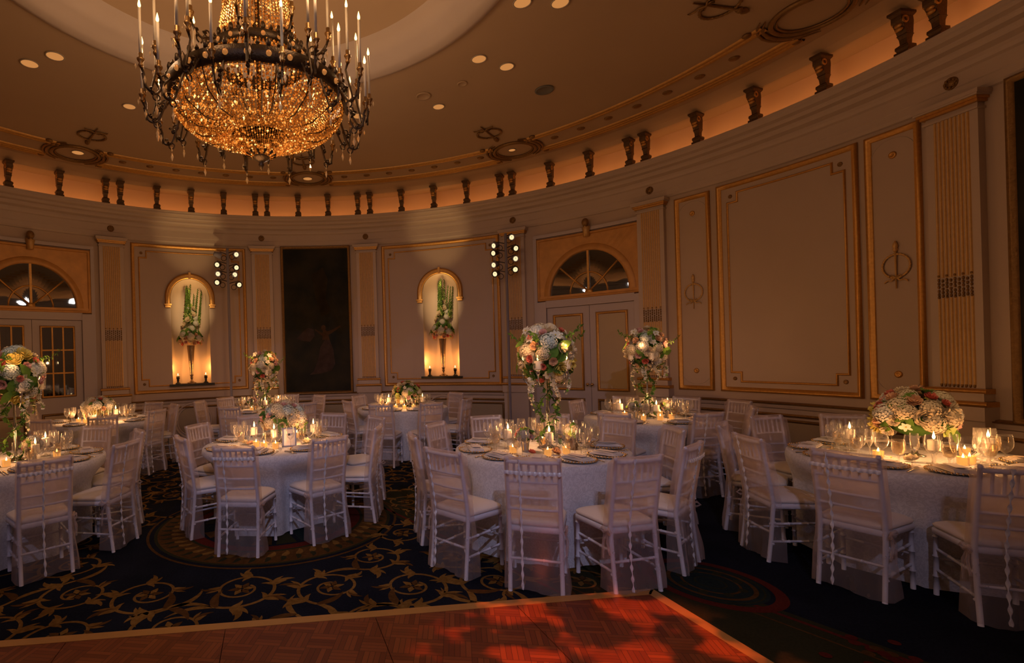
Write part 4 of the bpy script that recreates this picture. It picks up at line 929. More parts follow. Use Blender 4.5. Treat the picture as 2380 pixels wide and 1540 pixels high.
# ------------------------------------------------------------------ niche arrangements
def spike_mesh():
    mb=MB(); rv=random.Random(3)
    mb.tube([(0,0,0),(.005,0,.3),(0,.005,.62)],.003,5,1)
    for i in range(44):
        z=.12+.49*i/44; a=2.4*i; r=.016*(1-.55*i/44)
        mb.ball((r*cs(a),r*sn(a),z),.013*(1-.5*i/44),6,4,0 if i>10 or i%2 else 2,(1,1,1.2))
    return mb.mesh('flower_spike',[M['leaf'],M['stemgreen'],M['fgreen']])
SPK=spike_mesh()
for p,side in NICHES:
    x,y,_=wloc(p); q=R_(p); ny=(x+.13*sn(q),y+.13*cs(q)); rv=random.Random(11 if side=='left' else 12)
    t=thing('niche_arrangement','flower arrangement of green spikes and roses in a trumpet vase inside the %s lit niche'%side,'flower arrangement',(ny[0],ny[1],NZ0+.002),-q)
    mb=MB(); mb.lathe([(.085,0),(.088,.012),(.06,.022),(.03,.04),(.016,.075),(.022,.09),(.03,.11),(.022,.13),(.03,.15),(.036,.17),(.030,.185),(.045,.40),(.06,.60),(.075,.76),(.08,.77)],20); obj('trumpet_vase',mb,M['mercury'],t)
    for k in range(15):
        a=2*PI*k/15; link('rose',FM[('rose_peach','rose_coral','rose_pink','rose_cream')[k%4]],t,(.19*cs(a),.12*sn(a),.80+.03*(k%3)),qz((cs(a),sn(a)*.8,.25-.3*(k%2))),1.0)
    for k in range(10):
        a=2*PI*k/10+.3; link('hydrangea' if k%2 else 'rose',FM['hydrangea_white' if k%2 else 'rose_peach'],t,(.15*cs(a),.09*sn(a)-.03,.91+.035*(k%3)),qz((cs(a),sn(a)*.7,.6)),1.15)
    for k in range(9):
        a=2*PI*k/9; link('leaf_spray',FM[('leaf','leaf2','leaf3')[k%3]],t,(.20*cs(a),.11*sn(a),.92+.05*(k%4)),qz((cs(a),sn(a),.4),k),1.3)
    for k in range(16):
        a=2.4*k; r=.15*(1-.045*k); z=1.04+.036*k; link('peony' if k%3 else 'lily',FM['peony_blush' if k%3==1 else ('hydrangea_white' if k%3==2 else 'lily_green')],t,(r*cs(a)+.01,r*sn(a)*.7,z),qz((cs(a),sn(a)*.6-.4,.5)),.9)
    for k in range(10):
        a=2.4*k; r=.06+.11*(k%3)/2; link('flower_spike',SPK,t,(r*cs(a),r*sn(a)*.5,1.05+.05*rv.random()),(rv.uniform(-.06,.06),.10*cs(a)+rv.uniform(-.03,.03),a),(1.25,1.25,rv.uniform(1.25,1.6)))
    for s,nm in ((-1,'left'),(1,'right')):
        c=thing('votive_stand','small dark votive holder at the %s foot of the %s niche vase'%(nm,side),'candle holder',(x+.03*sn(q)+s*.265*cs(q),y+.03*cs(q)-s*.265*sn(q),NZ0+.002),-q,'votive holders in the niches')
        mb=MB(); mb.lathe([(.05,0),(.052,.01),(.03,.025),(.018,.05),(.026,.07),(.02,.09)],14); obj('base',mb,M['blackmetal'],c)
        mb=MB(); mb.lathe([(.022,.09),(.032,.10),(.034,.155)],14); obj('cup',mb,M['blackmetal'],c)
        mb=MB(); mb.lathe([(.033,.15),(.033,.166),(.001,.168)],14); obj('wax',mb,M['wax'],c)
        mb=MB(); mb.lathe([(.0006,.168),(.008,.18),(.006,.195),(.0005,.215)],8); obj('flame',mb,M['flame'],c)
# ------------------------------------------------------------------ tableware (shared meshes, one of each kind first, then copies)
def proto_plate():
    t=thing('charger_plate','x','plate'); mb=MB(); mb.lathe([(.085,.001),(.088,.004),(.11,.008),(.152,.014),(.156,.016),(.150,.018),(.11,.012),(.085,.007),(.001,.006)],28); obj('plate_body',mb,M['china'],t)
    mb=MB(); 
    for k in range(36): mb.ball((.153*cs(2*PI*k/36),.153*sn(2*PI*k/36),.017),.0085,5,4)
    obj('beaded_rim',mb,M['goldrim'],t); t.scale=(.94,.94,1); return t
def proto_napkin():
    t=thing('napkin','x','napkin'); mb=MB()
    for k in range(3):
        w,l=.062-.003*k,.115-.012*k; z=.0+.006*k; rows=[[(-w,-l,z+.003),(0,-l,z+.004),(w,-l,z+.003)],[(-w-.001,0,z+.008),(0,.0,z+.010),(w+.001,0,z+.008)],[(-w,l,z+.005),(0,l,z+.007),(w,l,z+.005)]]; mb.sheet(rows,0); mb.sheet([[(x,y,z-.004) for x,y,_ in r] for r in rows],0)
        mb.sheet([[(-w,-l,z-.004),(-w,-l,z+.003)],[(w,-l,z-.004),(w,-l,z+.003)],[(w,l,z-.004),(w,l,z+.005)],[(-w,l,z-.004),(-w,l,z+.005)],[(-w,-l,z-.004),(-w,-l,z+.003)]],0,False,False)
    mb.xf(lambda p:Vector((p.x,p.y,p.z+.004))); obj('folded_cloth',mb,M['napkin'],t)
    mb=MB(); mb.box((0,.0,.0295),(.07,.15,.0015)); obj('menu_card',mb,M['paper'],t); return t
def glassmesh(kind):
    if kind=='wine': return [(.034,0),(.034,.002),(.012,.004),(.0038,.012),(.0035,.085),(.010,.095),(.030,.114),(.041,.145),(.042,.172),(.036,.220),(.0355,.222)]
    if kind=='water': return [(.035,0),(.035,.002),(.013,.004),(.005,.014),(.0048,.05),(.012,.062),(.030,.078),(.038,.11),(.039,.14),(.037,.175),(.0368,.176)]
    return [(.031,0),(.031,.002),(.010,.004),(.0035,.012),(.0035,.09),(.008,.10),(.019,.125),(.024,.17),(.0225,.225),(.0223,.226)]
def proto_glass(kind,name,liq=None):
    t=thing(name,'x','glass'); pr=glassmesh(kind); mb=MB(); mb.lathe(pr,16); mb.f=[f for f in mb.f if len(f)==4]; mb.m=mb.m[:len(mb.f)]; mb.s=[True]*len(mb.f)
    obj('glass_body',mb,M['glass'],t)
    if liq:
        mb=MB(); mb.lathe([(.002,.066)]+[(r-.0025,z) for r,z in pr if .068<z<liq]+[(.0355,liq),(.001,liq)],14); obj('drink',mb,M['liquid'],t)
    return t
def proto_cut(kind):
    t=thing(kind,'x','cutlery'); mb=MB()
    if kind=='fork':
        mb.tube([(0,-.10,.003),(0,-.06,.004),(0,.03,.006),(0,.05,.006)],[.005,.004,.0028,.003],6)
        for x in (-.009,-.003,.003,.009): mb.tube([(x*.5,.048,.006),(x,.06,.005),(x,.10,.006)],.0016,4)
    elif kind=='knife':
        mb.tube([(0,-.11,.004),(0,-.03,.005),(0,.005,.004)],[.005,.0045,.003],6); mb.box((.0015,.06,.005),(.013,.11,.002))
    else:
        mb.tube([(0,-.10,.003),(0,-.06,.004),(0,.045,.005)],[.005,.004,.0025],6); mb.ball((0,.066,.006),.014,10,5,0,(1,1.6,.25))
    obj(kind+'_body',mb,M['steel'],t); return t
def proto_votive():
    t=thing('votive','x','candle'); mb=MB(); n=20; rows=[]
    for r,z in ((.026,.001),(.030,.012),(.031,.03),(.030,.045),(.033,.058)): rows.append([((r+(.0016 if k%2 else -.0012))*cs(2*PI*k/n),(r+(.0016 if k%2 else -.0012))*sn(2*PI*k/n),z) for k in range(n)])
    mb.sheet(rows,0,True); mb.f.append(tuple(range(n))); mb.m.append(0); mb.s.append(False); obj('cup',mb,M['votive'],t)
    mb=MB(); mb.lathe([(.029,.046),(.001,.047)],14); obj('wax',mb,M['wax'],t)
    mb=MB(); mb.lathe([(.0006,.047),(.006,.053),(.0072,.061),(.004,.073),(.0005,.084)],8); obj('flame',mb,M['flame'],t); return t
def proto_holder():
    t=thing('candle_stand','x','candle holder'); mb=MB(); mb.lathe([(.042,0),(.043,.004),(.014,.010),(.008,.03),(.012,.045),(.008,.06),(.02,.085),(.040,.094),(.042,.10),(.001,.099)],16); obj('glass_stand',mb,M['glass'],t); return t
PRO={'plate':proto_plate(),'napkin':proto_napkin(),'wine':proto_glass('wine','wine_glass'),'water':proto_glass('water','water_goblet',.155),'flute':proto_glass('flute','champagne_flute'),'fork':proto_cut('fork'),'knife':proto_cut('knife'),'spoon':proto_cut('spoon'),'votive':proto_votive(),'stand':proto_holder()}
taken=set()
def put(kind,loc,rz,label,group):
    if kind not in taken:
        taken.add(kind); o=PRO[kind]; o.location=loc; o.rotation_euler=(0,0,rz); o['label']=label; o['group']=group; return o
    return dup(PRO[kind],loc,rz,label,group)
Z=TH+.001
OCC={}
for key,T in TABLES.items():    # candles in the middle of the table
    cx,cy=T['c']; rv=random.Random(ord(key)+5); d=T['d']
    OCC[key]=[{'C':(.08,0,.12),'D':(0,0,.12),'A':(.02,0,.12),'F':(0,0,.12),'R':(.03,0,.25),'L':(.06,.02,.235),'B':(.09,0,.25),'E':(-.06,0,.225)}[key]]
    lay={'C':(((-.28,.03),(.34,.07),(.02,-.21)),((-.04,-.34),(-.29,-.17),(.14,-.28),(.10,.24))),
         'L':(((.375,.03),(.02,-.28),(-.23,-.07)),((-.17,-.25),(-.07,-.34),(.05,-.37),(.15,.32))),
         'R':(((-.13,-.29),(.26,-.29),(-.24,.25)),((-.30,-.05),(.02,-.34),(.10,-.31),(.36,-.05))),
         'A':(((.32,-.17),(.16,.22),(-.1,-.26)),((.12,-.26),(.33,.12),(.02,-.32))),
         'D':(((-.31,.09),(.30,.08),(.02,-.17)),((-.18,-.24),(.0,-.29),(.18,-.22),(.22,.12),(-.24,.12))),
         'B':(((-.23,-.12),(.33,-.18)),((-.12,-.25),(.02,-.31),(.17,-.29),(-.27,.08))),
         'F':(((.05,-.22),(.22,.05)),((-.20,-.15),(-.22,.1),(.1,-.28))),
         'E':(((.24,-.07),),((-.26,-.2),(.13,-.2),(-.10,-.30)))}[key]
    OCC[key]+=[(x,y,.042) for x,y in lay[0]]+[(x,y,.035) for x,y in lay[1]]
    for k,(x,y) in enumerate(lay[0]):
        w=['leftmost','rightmost','frontmost'][k] if len(lay[0])==3 else ['left','right'][k]
        if key=='L': w=['rightmost','frontmost','leftmost'][k]
        if key=='R': w=['front left','front right','rear'][k]
        if key=='A': w=['front right','rear','front left'][k]
        put('stand',(cx+x,cy+y,Z),0,'clear glass stand under the %s pillar candle of %s'%(w,d),'glass candle stands on '+d)
        candle((cx+x,cy+y,Z+.1005),'lit ivory pillar candle, %s on %s'%(w,d),'pillar candles on '+d)
    for k,(x,y) in enumerate(lay[1]):
        put('votive',(cx+x,cy+y,Z),rv.uniform(0,1),'%s glowing ribbed gold votive from the left on %s'%(ORD[sorted(range(len(lay[1])),key=lambda i:lay[1][i][0]).index(k)],d),'gold votives on '+d)
# small posies in silver vases, and framed cards
def posy(key,off,label,seed,r=.075,vase='silver'):
    cx,cy=TABLES[key]['c']; rv=random.Random(seed); OCC[key].append((off[0],off[1],r+.025)); t=thing('posy',label,'bouquet',(cx+off[0],cy+off[1],Z))
    mb=MB(); mb.lathe([(.03,0),(.032,.005),(.03,.02),(.036,.08),(.042,.105),(.040,.106)],16); obj('vase',mb,M[vase],t)
    dome(t,(0,0,.14),(r*.85,r*.85,r*.8),15,SMALL,rv,-.4,6,sink=.85,fs=.62)
posy('C',(-.17,-.13),'posy in a shiny silver cup left of the candelabra stem, front centre table',21,.085); posy('C',(.27,-.11),'posy with one coral rose in a grey silver cup, front centre table',22,.09,'mercury')
posy('D',(-.20,-.07),'small posy left of the candelabra stem on the table by the double doors',23,.085); posy('D',(.20,-.10),'small posy right of the candelabra stem on the table by the double doors',24,.09)
posy('A',(.20,-.03),'small peach and green posy on the table at the left edge',25,.085); posy('F',(-.20,-.04),'small posy on the table before the dark painting',26,.08)
def petals(key,seed,n,label,m):
    cx,cy=TABLES[key]['c']; rv=random.Random(seed)
    for k in range(n):
        for _ in range(60):
            a=rv.uniform(PI*1.05,PI*1.95); r=rv.uniform(.16,.36)
            if all(math.hypot(r*cs(a)-o[0],r*sn(a)-o[1])>o[2]+.052 for o in OCC[key]): break
        else: continue
        OCC[key].append((r*cs(a),r*sn(a),.048)); o=link('loose_blossom',FM[rv.choice(m)],None,(cx+r*cs(a),cy+r*sn(a),Z+.022),(rv.uniform(-.5,.5),rv.uniform(-.5,.5),rv.uniform(0,6)),1.0); tag(o,label,'flower','loose blossoms on '+TABLES[key]['d'])
def card(key,off,label,w,h,rz,fr='frame'):
    cx,cy=TABLES[key]['c']; OCC[key].append((off[0],off[1]+.03,.085)); t=thing('framed_card',label,'frame',(cx+off[0],cy+off[1],Z),rz); Rx=Matrix.Rotation(R_(-10),3,'X')
    def tilt(mb): return mb.xf(lambda p:Rx@p)
    mb=MB(); b=.014
    for c,s in (((0,0,b/2),(w,.012,b)),((0,0,h-b/2),(w,.012,b)),((-w/2+b/2,0,h/2),(b,.012,h)),((w/2-b/2,0,h/2),(b,.012,h))): mb.box(c,s)
    obj('frame_border',tilt(mb),M[fr],t)
    mb=MB(); mb.box((0,.002,h/2),(w-2*b+.002,.004,h-2*b+.002)); obj('card_sheet',tilt(mb),M['paper'],t)
    mb=MB(); mb.add([(-.012,.006,h*.7),(.012,.006,h*.7),(.02,.075,0.012),(-.02,.075,0.012)],[(0,1,2,3)],0,False); obj('easel_leg',mb,M['black'],t)
card('L',(.17,-.29),'silver framed card standing on the medallion table',.145,.19,.12); card('E',(.0,-.31),'small white framed card on the far table by the glazed door',.14,.13,-.3,'silver'); card('A',(.10,-.42),'bluish white card standing on the table at the left edge',.15,.20,-.5,'paper')
petals('C',41,5,'loose peach or coral blossom lying on the front centre table',['rose_peach','rose_coral']); petals('L',42,5,'loose peach blossom lying on the medallion table',['rose_peach','rose_cream']); petals('R',43,7,'loose orange-lit blossom lying round the votives of the right table',['rose_peach','rose_cream','orchid_white'])
# place settings: every glass keeps clear of what already stands there
for key,T in TABLES.items():
    cx,cy=T['c']; rv=random.Random(ord(key)+5); d=T['d']; occ=OCC[key]
    seats=[(s[0],s[1],s[3]) for s in T['seats']]; used_a=[math.atan2(s[1],s[0]) for s in T['seats']]
    for x in T['extra']:
        a=math.atan2(x[1],x[0])
        if all(abs((a-b+PI)%(2*PI)-PI)>R_(31) for b in used_a): seats.append((x[0],x[1],x[3])); used_a.append(a)
    for ux,uy,ck in seats:
        a0=math.atan2(uy,ux); rz=math.atan2(ux,-uy)      # item +y points at the table centre
        def P(r,l,z=Z): return (cx+ux*r-uy*l,cy+uy*r+ux*l,z)
        def spot(r,deg,rad):
            for dr,da in ((0,0),(.015,0),(-.015,0),(0,3),(0,-3),(.03,2),(-.03,-2),(-.045,0),(0,6),(0,-6),(.03,-4)):
                q=a0+R_(deg+da); x,y=(r+dr)*cs(q),(r+dr)*sn(q)
                if all(math.hypot(x-o[0],y-o[1])>rad+o[2]+.004 for o in occ): occ.append((x,y,rad)); return (cx+x,cy+y,Z)
        gp=min([(a0-b)%(2*PI) for b in used_a if abs((a0-b+PI)%(2*PI)-PI)>.01]+[3.0]); pl='the %s place of %s'%(ck,d)
        put('plate',P(.598,0),rz,'beaded charger plate at '+pl,'charger plates on '+d)
        put('napkin',P(.598,0,Z+.0185),rz+rv.uniform(-.25,.25)+PI/2*(rv.random()<.6),'folded white napkin at '+pl,'folded napkins on '+d)
        for kind,r,dg,rad,lab,grp in (('water',.42,6,.039,'pale-filled water goblet at ','water goblets on '),('wine',.42,-6,.042,'empty stemmed wine glass at ','wine glasses on '),('wine',.458,15,.042,'second wine glass, between plates, at ','wine glasses on '),('flute',.365,15,.031,'slender champagne flute at ','champagne flutes on ')):
            p=spot(r,dg,rad)
            if p: put(kind,p,rv.uniform(0,6),lab+pl,grp+d)
        if T['hero']:
            put('fork',P(.61,.162),rz,'silver fork at '+pl,'forks on '+d)
            if gp>R_(35): put('knife',P(.61,-.164),rz,'silver knife at '+pl,'knives on '+d)
            if gp>R_(40): put('spoon',P(.61,-.186),rz,'silver spoon at '+pl,'spoons on '+d)
# ------------------------------------------------------------------ crystal chandelier at the centre of the room
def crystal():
    m,N,L,b=mat('crystal_beads_sparkle'); N.remove(b); g=N.new('ShaderNodeNewGeometry')
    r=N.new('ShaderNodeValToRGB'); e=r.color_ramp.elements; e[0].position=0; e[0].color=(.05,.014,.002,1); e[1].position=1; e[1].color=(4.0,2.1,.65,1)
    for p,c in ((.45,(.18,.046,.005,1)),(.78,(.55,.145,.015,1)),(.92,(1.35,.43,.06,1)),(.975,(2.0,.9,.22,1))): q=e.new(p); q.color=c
    L.new(g.outputs['Random Per Island'],r.inputs[0]); em=N.new('ShaderNodeEmission'); L.new(r.outputs[0],em.inputs[0]); em.inputs[1].default_value=.80  # random sparkle of each bead is put into its emission
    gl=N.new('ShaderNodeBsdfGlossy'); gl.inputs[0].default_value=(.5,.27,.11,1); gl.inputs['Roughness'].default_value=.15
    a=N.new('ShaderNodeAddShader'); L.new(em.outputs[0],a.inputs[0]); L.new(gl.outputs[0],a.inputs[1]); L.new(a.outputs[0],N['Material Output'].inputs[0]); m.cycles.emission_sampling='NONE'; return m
M['crystal']=crystal(); M['jewel']=pbr('amber_jewel_glow',(.5,.2,.06),.1,.3,emit=(1,.38,.09),estr=.35); M['drop']=pbr('crystal_drop',(.75,.55,.38),.05,.6,emit=(1,.45,.12),estr=.12)  # jewels and drops emit faintly, chandelier glow put into the material
ch=thing('chandelier','large tiered crystal chandelier with bronze candle arms hanging over the room','chandelier',(CX+.09,CY,0))
def strands(name,prof,nst,r0,gap,mt='crystal',jit=.004):
    """bead strands hung along a profile of (radius, z)"""
    mb=MB(); rv=random.Random(nst); P=[Vector((r,0,z)) for r,z in prof]; seg=[(P[i+1]-P[i]).length for i in range(len(P)-1)]; tot=sum(seg)
    for k in range(nst):
        a=2*PI*k/nst; s=rv.uniform(0,gap)
        while s<tot:
            d=s;i=0
            while d>seg[i]: d-=seg[i]; i+=1
            p=P[i].lerp(P[i+1],d/seg[i]); r=p.x+rv.uniform(-jit,jit); aa=a+rv.uniform(-.3,.3)/nst; s_=r0*rv.uniform(.75,1.2)
            if r>.02: mb.octa((r*cs(aa),r*sn(aa),p.z+rv.uniform(-jit,jit)),s_*.8,s_)
            s+=gap*(.9+.2*rv.random())
    o=obj(name,mb,M[mt],ch); o['kind']='stuff'; return o
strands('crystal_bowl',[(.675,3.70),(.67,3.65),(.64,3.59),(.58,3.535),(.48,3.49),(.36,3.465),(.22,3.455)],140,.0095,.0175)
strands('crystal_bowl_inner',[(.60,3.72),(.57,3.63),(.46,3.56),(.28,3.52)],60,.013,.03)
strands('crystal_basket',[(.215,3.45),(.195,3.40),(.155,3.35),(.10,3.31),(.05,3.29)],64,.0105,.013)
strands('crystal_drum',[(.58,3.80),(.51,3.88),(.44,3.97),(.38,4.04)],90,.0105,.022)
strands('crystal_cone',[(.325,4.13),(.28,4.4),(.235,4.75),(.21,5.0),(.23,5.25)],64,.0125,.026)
def band(name,r0,r1,z0,z1,n,jr):
    mb=MB(); mb.lathe([(r0,z0),(r0+.018,z0+.01),(r1+.01,z1-.012),(r1,z1),(r1-.02,z1),(r0-.02,z0),(r0,z0)],72); mb.f=[f for f in mb.f if len(f)==4]; mb.m=mb.m[:len(mb.f)]; mb.s=mb.s[:len(mb.f)]
    for k in range(n):
        a=2*PI*k/n; mb.ball((r1*cs(a),r1*sn(a),z1+.02),.028,6,4,0,(.7,.7,1.2)); a+=PI/n; mb.octa((r1*cs(a),r1*sn(a),z1+.01),.018,.03)
    b=obj(name,mb,M['bronze'],ch)
    mb=MB(); mb.ball((0,0,0),jr,8,6); jm=mb.mesh('jewel',[M['jewel']])
    for k in range(n):
        a=2*PI*k/n; link('jewel',jm,b,((r0+r1)/2*cs(a)+.014*cs(a),(r0+r1)/2*sn(a)+.014*sn(a),(z0+z1)/2))
    return b
band('crown_ring',.675,.70,3.69,3.80,30,.021); band('upper_ring',.37,.385,4.03,4.11,20,.018)
mb=MB(); mb.lathe([(.225,3.45),(.235,3.465),(.23,3.495),(.215,3.50),(.21,3.455),(.225,3.45)],48); obj('lower_ring',mb,M['bronzelight'],ch)
mb=MB(); mb.lathe([(.06,3.325),(.085,3.31),(.065,3.28),(.04,3.265),(.016,3.25),(.024,3.23),(.012,3.21),(.001,3.185)],20)
for k in range(12): a=2*PI*k/12; mb.tube([(.075*cs(a),.075*sn(a),3.30),(.115*cs(a),.115*sn(a),3.315),(.115*cs(a),.115*sn(a),3.345)],[.012,.014,.004],5)
obj('finial',mb,M['bronze'],ch)
mb=MB(); mb.tube([(0,0,3.5),(0,0,5.59)],.02,8); mb.lathe([(.001,5.585),(.16,5.58),(.14,5.54),(.05,5.50),(.02,5.46)],20); obj('stem',mb,M['bronze'],ch)
mb=MB()
for k in range(16): a=2*PI*k/16; mb.tube([(.675*cs(a),.675*sn(a),3.70),(.62*cs(a),.62*sn(a),3.565),(.48*cs(a),.48*sn(a),3.48),(.225*cs(a),.225*sn(a),3.465)],.005,5)
obj('bowl_frame',mb,M['bronze'],ch)
def chsix(arm_pts,tiers,cl):
    """one arm: curling bronze branch with candle sockets, tapers and flame bulbs"""
    P=[Vector(p) for p in arm_pts]; sm=[]
    for i in range(len(P)-1):
        a,b,c,d=P[max(i-1,0)],P[i],P[i+1],P[min(i+2,len(P)-1)]
        for q in range(5):
            t=q/5; sm.append(.5*((2*b)+(c-a)*t+(2*a-5*b+4*c-d)*t*t+(3*b-a-3*c+d)*t*t*t))
    mb=MB(); mb.tube(sm+[P[-1]],.009,7)
    for s in range(2):
        c=arm_pts[len(arm_pts)//2+s-1]; mb.torus((c[0],0,c[2]+.035-.06*s),.024,.006,14,6,0,Matrix.Rotation(PI/2,3,'X'))
        mb.ball((c[0]+.025,0,c[2]),.016,7,5); mb.octa((c[0]+.035,.015,c[2]+.025),.022,.015)
    for x,z,hh in tiers: mb.tube([(arm_pts[-2][0]*.6+x*.4,0,min(p[2] for p in arm_pts)),(x-.02,0,z-.10),(x,0,z-.05)],[.008,.008,.010],7)
    base=mb.mesh('arm',[M['bronze']])
    so=MB(); ta=MB(); bu=MB()
    for x,z,hh in tiers:
        so.lathe([(.010,z-.06),(.018,z-.045),(.011,z-.03),(.024,z-.012),(.027,z),(.015,z+.004),(.015,z+.04),(.001,z+.046)],12,(x,0,0))
        ta.lathe([(.0105,z+.03),(.0105,z+hh),(.001,z+hh+.002)],10,(x,0,0))
        bu.lathe([(.002,z+hh),(.010,z+hh+.012),(.0115,z+hh+.024),(.006,z+hh+.05),(.0008,z+hh+.068)],8,(x,0,0))
    low=min(arm_pts,key=lambda p:p[2])
    drops=[(low[0],0,low[2]-.05,.8),(low[0],0,low[2]-.115,1.2)]+[(x-.02,.02,z-.15,1.0) for x,z,hh in tiers]+[(x+.03,-.02,z-.05,.7) for x,z,hh in tiers]
    return base,so.mesh('candle_socket',[M['bronzelight']]),ta.mesh('taper_candle',[M['ivorywax']]),bu.mesh('flame_bulb',[M['bulb']]),drops
mb=MB(); mb.octa((0,0,0),.011,.032); DROP=mb.mesh('crystal_drop',[M['drop']])
lowarm=chsix([(.68,0,3.75),(.74,0,3.67),(.80,0,3.58),(.865,0,3.61),(.89,0,3.70)],[(.90,3.80,.36),(.80,3.92,.36)],0)
outarm=chsix([(.68,0,3.70),(.73,0,3.56),(.77,0,3.47),(.83,0,3.47),(.86,0,3.56)],[(.87,3.66,.30)],0)
uparm=chsix([(.40,0,4.08),(.48,0,4.03),(.55,0,4.02),(.61,0,4.08)],[(.62,4.16,.36)],0)
for set_,n,o in ((lowarm,12,.13),(outarm,12,.13+PI/12),(uparm,10,.3)):
    for k in range(n):
        a=o+2*PI*k/n; ar=link('arm',set_[0],ch,(0,0,0),(0,0,a))
        for nm,me in zip(('candle_socket','taper_candle','flame_bulb'),set_[1:4]): link(nm,me,ar)
        for x,y,z,q in set_[4]: link('crystal_drop',DROP,ar,(x,y,z),None,q)
# ------------------------------------------------------------------ lighting poles with par cans
def pole(x,y,label,heads,sdx):
    t=thing('light_pole',label,'stage light',(x,y,0)); mb=MB(); mb.tube([(0,0,.03),(0,0,3.85)],.026,12); obj('pole_tube',mb,M['polegrey'],t)
    mb=MB(); mb.lathe([(.24,0),(.24,.015),(.05,.03),(.03,.08)],24); obj('base_plate',mb,M['blackmetal'],t)
    to=Vector((-x,-y,0)).normalized(); side=Vector((to.y,-to.x,0))
    if side.x<0: side=-side
    for k,(s,z,yaw,on) in enumerate(heads):
        p=side*s; d=(Matrix.Rotation(yaw,3,'Z')@to); d=Vector((d.x,d.y,-.22)).normalized(); c=p+Vector((0,0,z)); q=d.to_track_quat('Z','Y')
        mb=MB(); mb.lathe([(.02,-.13),(.045,-.12),(.05,-.06),(.062,0),(.064,.01),(.058,.01),(.05,-.02)],14); hd=obj('lamp_can',mb,M['blackmetal'] if k%2 else M['polegrey'],t,c,q)
        mb=MB(); mb.lathe([(.044,.002),(.001,.004)],16); obj('lamp_lens',mb,M['lamp'] if on else M['smoke'],hd)
        mb=MB(); mb.tube([(0,0,z+.02),(p.x*.5,p.y*.5,z+.05),(p.x,p.y,z+.075),(p.x,p.y,z)],.008,6); mb.torus((p.x*.5,p.y*.5,z-.05),.05,.006,14,5,0,Matrix.Rotation(PI/2,3,'X')); obj('yoke',mb,M['blackmetal'],t)
    return t
pole(-2.93,10.2,'left lighting pole with two columns of lit cans by the left niche',[(.17,3.73,.3,1),(.165,3.47,.3,1),(.13,3.33,.25,1),(.21,3.13,.35,1),(-.14,3.70,1.9,0),(-.20,3.52,-.4,1),(-.19,3.34,-.4,1),(-.21,3.17,-.4,1)],1)
pole(2.42,9.6,'right lighting pole with two columns of lit cans by the double doors',[(.11,3.77,.35,1),(.18,3.56,.45,1),(.17,3.37,.4,1),(.16,3.17,.3,1),(-.22,3.64,-.7,1),(-.23,3.50,-.6,1),(-.23,3.28,-.6,1),(-.21,3.11,-.5,1)],1)
# ------------------------------------------------------------------ lights
def lamp(kind,name,loc,e,col,rad=.05,**k):
    l=bpy.data.lights.new(name,kind); l.energy=e; l.color=col
    if kind in('POINT','SPOT'): l.shadow_soft_size=rad
    o=bpy.data.objects.new(name,l); COL.objects.link(o); o.location=loc
    if kind=='SPOT':
        l.spot_size=R_(k.get('ang',30)); l.spot_blend=k.get('blend',.6); d=Vector(k['to'])-Vector(loc); o.rotation_mode='QUATERNION'; o.rotation_quaternion=d.to_track_quat('-Z','Y')
    return o
WARMC=(1.0,.45,.15); AMB=(1.0,.66,.34)
for k in range(6):
    a=2*PI*k/6+.2; lamp('POINT','chandelier_glow',(CX+1.0*cs(a),CY+1.0*sn(a),4.25),L_CH,(1,.60,.31),.08)
lamp('POINT','chandelier_core',(CX,CY,2.95),L_CORE,(1,.50,.2),.25)
for key,T in TABLES.items():
    cx,cy=T['c']
    for k in range(3):
        lo=not T['tall']; rr=.38 if lo else .26; zz=.13 if lo else .20; a=(R_((-150,-90,-30)[k]) if lo else 2*PI*k/3+.5-PI/2); lamp('POINT','candle_glow',(cx+rr*cs(a),cy+rr*sn(a),TH+zz),L_TAB*(1.6 if key in 'RBE' else 1),WARMC,.03)
    if T['tall']:
        for a in (-52,-128,22,158): lamp('POINT','hurricane_glow',(cx+.29*cs(R_(a)),cy+.29*sn(R_(a)),TH+.93),L_TALL,WARMC,.03)
for p,side in NICHES:
    x,y,_=wloc(p); q=R_(p); I=Vector((-sn(q),-cs(q),0)); S=Vector((cs(q),-sn(q),0)); b=Vector((x,y,0))
    for s in (-1,1): lamp('POINT','niche_uplight',b-I*.02+S*(s*.30)+Vector((0,0,NZ0+.32)),L_NI,(1,.40,.09),.03)
    lamp('SPOT','niche_front_fill',b+I*2.3+Vector((0,0,3.15)),L_NT,(1,.66,.30),.03,to=b-I*.15+Vector((0,0,2.62)),ang=25,blend=1.0); lamp('POINT','niche_arch_fill',b+I*.03+Vector((0,0,3.08)),L_NA,(1,.58,.20),.04)  # added unseen lamps: front spot for the pole light, point inside the arch
    lamp('SPOT','cornice_fill_spot',b+I*1.7+S*.25+Vector((0,0,2.3)),45,(1,.62,.25),.03,to=b-I*.1+Vector((0,0,4.35)),ang=36,blend=.8)  # added spot in mid-air, throws warm streaks on the cornice
for k in range(36):
    a=R_(k*10+4); o=lamp('AREA','cove_light',(CX+6.60*sn(a),CY+6.60*cs(a),4.575),L_COVE,(1,.42,.13)); l=o.data; l.shape='RECTANGLE'; l.size=1.12; l.size_y=.06
    d=Vector((sn(a)*.75,cs(a)*.75,.6)); o.rotation_mode='QUATERNION'; zq=-d.normalized(); xq=Vector((cs(a),-sn(a),0)); yq=zq.cross(xq); o.rotation_quaternion=Matrix((xq,yq,zq)).transposed().to_quaternion()
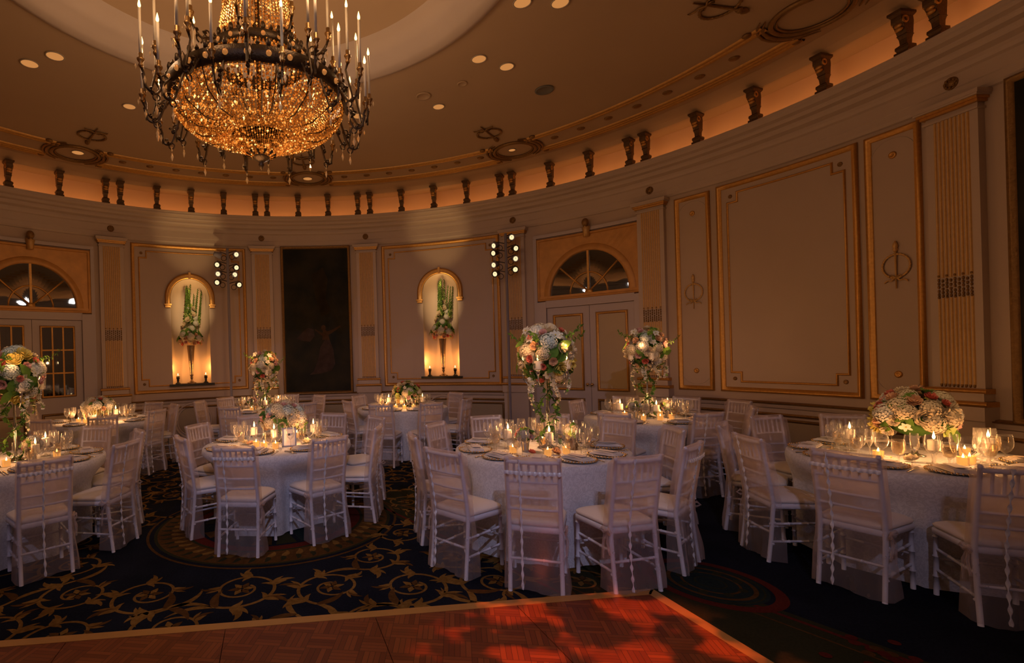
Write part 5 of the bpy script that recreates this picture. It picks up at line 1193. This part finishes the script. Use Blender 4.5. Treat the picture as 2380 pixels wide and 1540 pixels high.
for key,off in (('C',(0,0)),('D',(0,0)),('A',(0,0)),('R',(0,0)),('L',(0,0)),('F',(0,0)),('B',(0,0)),('E',(0,0))):
    cx,cy=TABLES[key]['c']; px,py=((-2.93,10.2) if key in 'CDR' else (2.42,9.6)); 
    lamp('SPOT','table_fill_spot',(cx*.55+.2,cy*.55-.7,4.8),L_SPOT*(1.8 if key=='R' else 1.15),(1,.62,.26) if key in 'RB' else (1,.82,.60),.04,to=(cx,cy,TH+(.75 if TABLES[key]['tall'] else .25)),ang=15,blend=.8)  # added fill spots without fixtures, brighten the flowers from the camera side
# added fill without fixtures: cool spots behind the camera, two weak warm points
for x,y,z,e,to in ((.4,-1.8,4.5,1.0,(.9,5.6,.4)),(2.6,-1.2,4.5,.48,(3.3,5.0,.5)),(-1.8,-1.2,4.5,.40,(-1.6,6.0,.4))): lamp('SPOT','fill_wash',(x,y,z),L_WASH*e,(.66,.66,1.0),.02,to=to,ang=62,blend=1.0)
for x,y,z in ((.5,1.0,3.6),(-1.0,6.4,3.4)): lamp('POINT','fill_light',(x,y,z),L_AMB,(1,.78,.60),.1)
# red gobo wash on the dance floor
g=lamp('SPOT','gobo_wash',(.8,1.5,4.85),L_RED,(1,.15,.03),.01,to=(1.15,2.55,0),ang=26,blend=.45); l=g.data; l.use_nodes=True; N=l.node_tree.nodes; K=l.node_tree.links
em=[n for n in N if n.type=='EMISSION'][0]; tc=N.new('ShaderNodeTexCoord'); dv=N.new('ShaderNodeVectorMath'); dv.operation='DIVIDE'; sp=N.new('ShaderNodeSeparateXYZ'); K.new(tc.outputs['Normal'],sp.inputs[0]); cb=N.new('ShaderNodeCombineXYZ')
for i in range(3): K.new(sp.outputs[2],cb.inputs[i])
K.new(tc.outputs['Normal'],dv.inputs[0]); K.new(cb.outputs[0],dv.inputs[1]); nz=N.new('ShaderNodeTexNoise'); nz.inputs['Scale'].default_value=16; nz.inputs['Detail'].default_value=2.5; K.new(dv.outputs[0],nz.inputs['Vector'])
rp=N.new('ShaderNodeValToRGB'); rp.color_ramp.elements[0].position=.50; rp.color_ramp.elements[0].color=(.03,.03,.03,1); rp.color_ramp.elements[1].position=.60; K.new(nz.outputs['Fac'],rp.inputs[0]); K.new(rp.outputs[0],em.inputs['Strength'])
w=bpy.data.worlds.new('World'); SC.world=w; w.use_nodes=True; w.node_tree.nodes['Background'].inputs[0].default_value=(.9,.75,.7,1); w.node_tree.nodes['Background'].inputs[1].default_value=.0
# ------------------------------------------------------------------ camera
cam=bpy.data.cameras.new('camera'); co=bpy.data.objects.new('camera',cam); COL.objects.link(co)
roll=.028; c,s=cs(roll),sn(roll)
co.matrix_world=Matrix(((c,s,0,0),(0,0,-1,0),(-s,c,0,1.66),(0,0,0,1)))
cam.sensor_width=36; cam.sensor_fit='HORIZONTAL'; cam.lens=36*1200/2380; cam.shift_x=(1190-880)/2380; cam.shift_y=(824.5-770)/2380; cam.clip_start=.05; cam.clip_end=60
SC.camera=co
vs=SC.view_settings; vs.view_transform='Standard'; vs.look='None'; vs.exposure=EXPO; vs.gamma=1.0
cy_=SC.cycles; cy_.max_bounces=4; cy_.diffuse_bounces=2; cy_.glossy_bounces=3; cy_.transmission_bounces=2; cy_.transparent_max_bounces=12; cy_.sample_clamp_indirect=1.2; cy_.sample_clamp_direct=12; cy_.caustics_reflective=False; cy_.caustics_refractive=False
cy_.use_denoising=True; cy_.use_adaptive_sampling=True; cy_.adaptive_threshold=.10; cy_.blur_glossy=.5
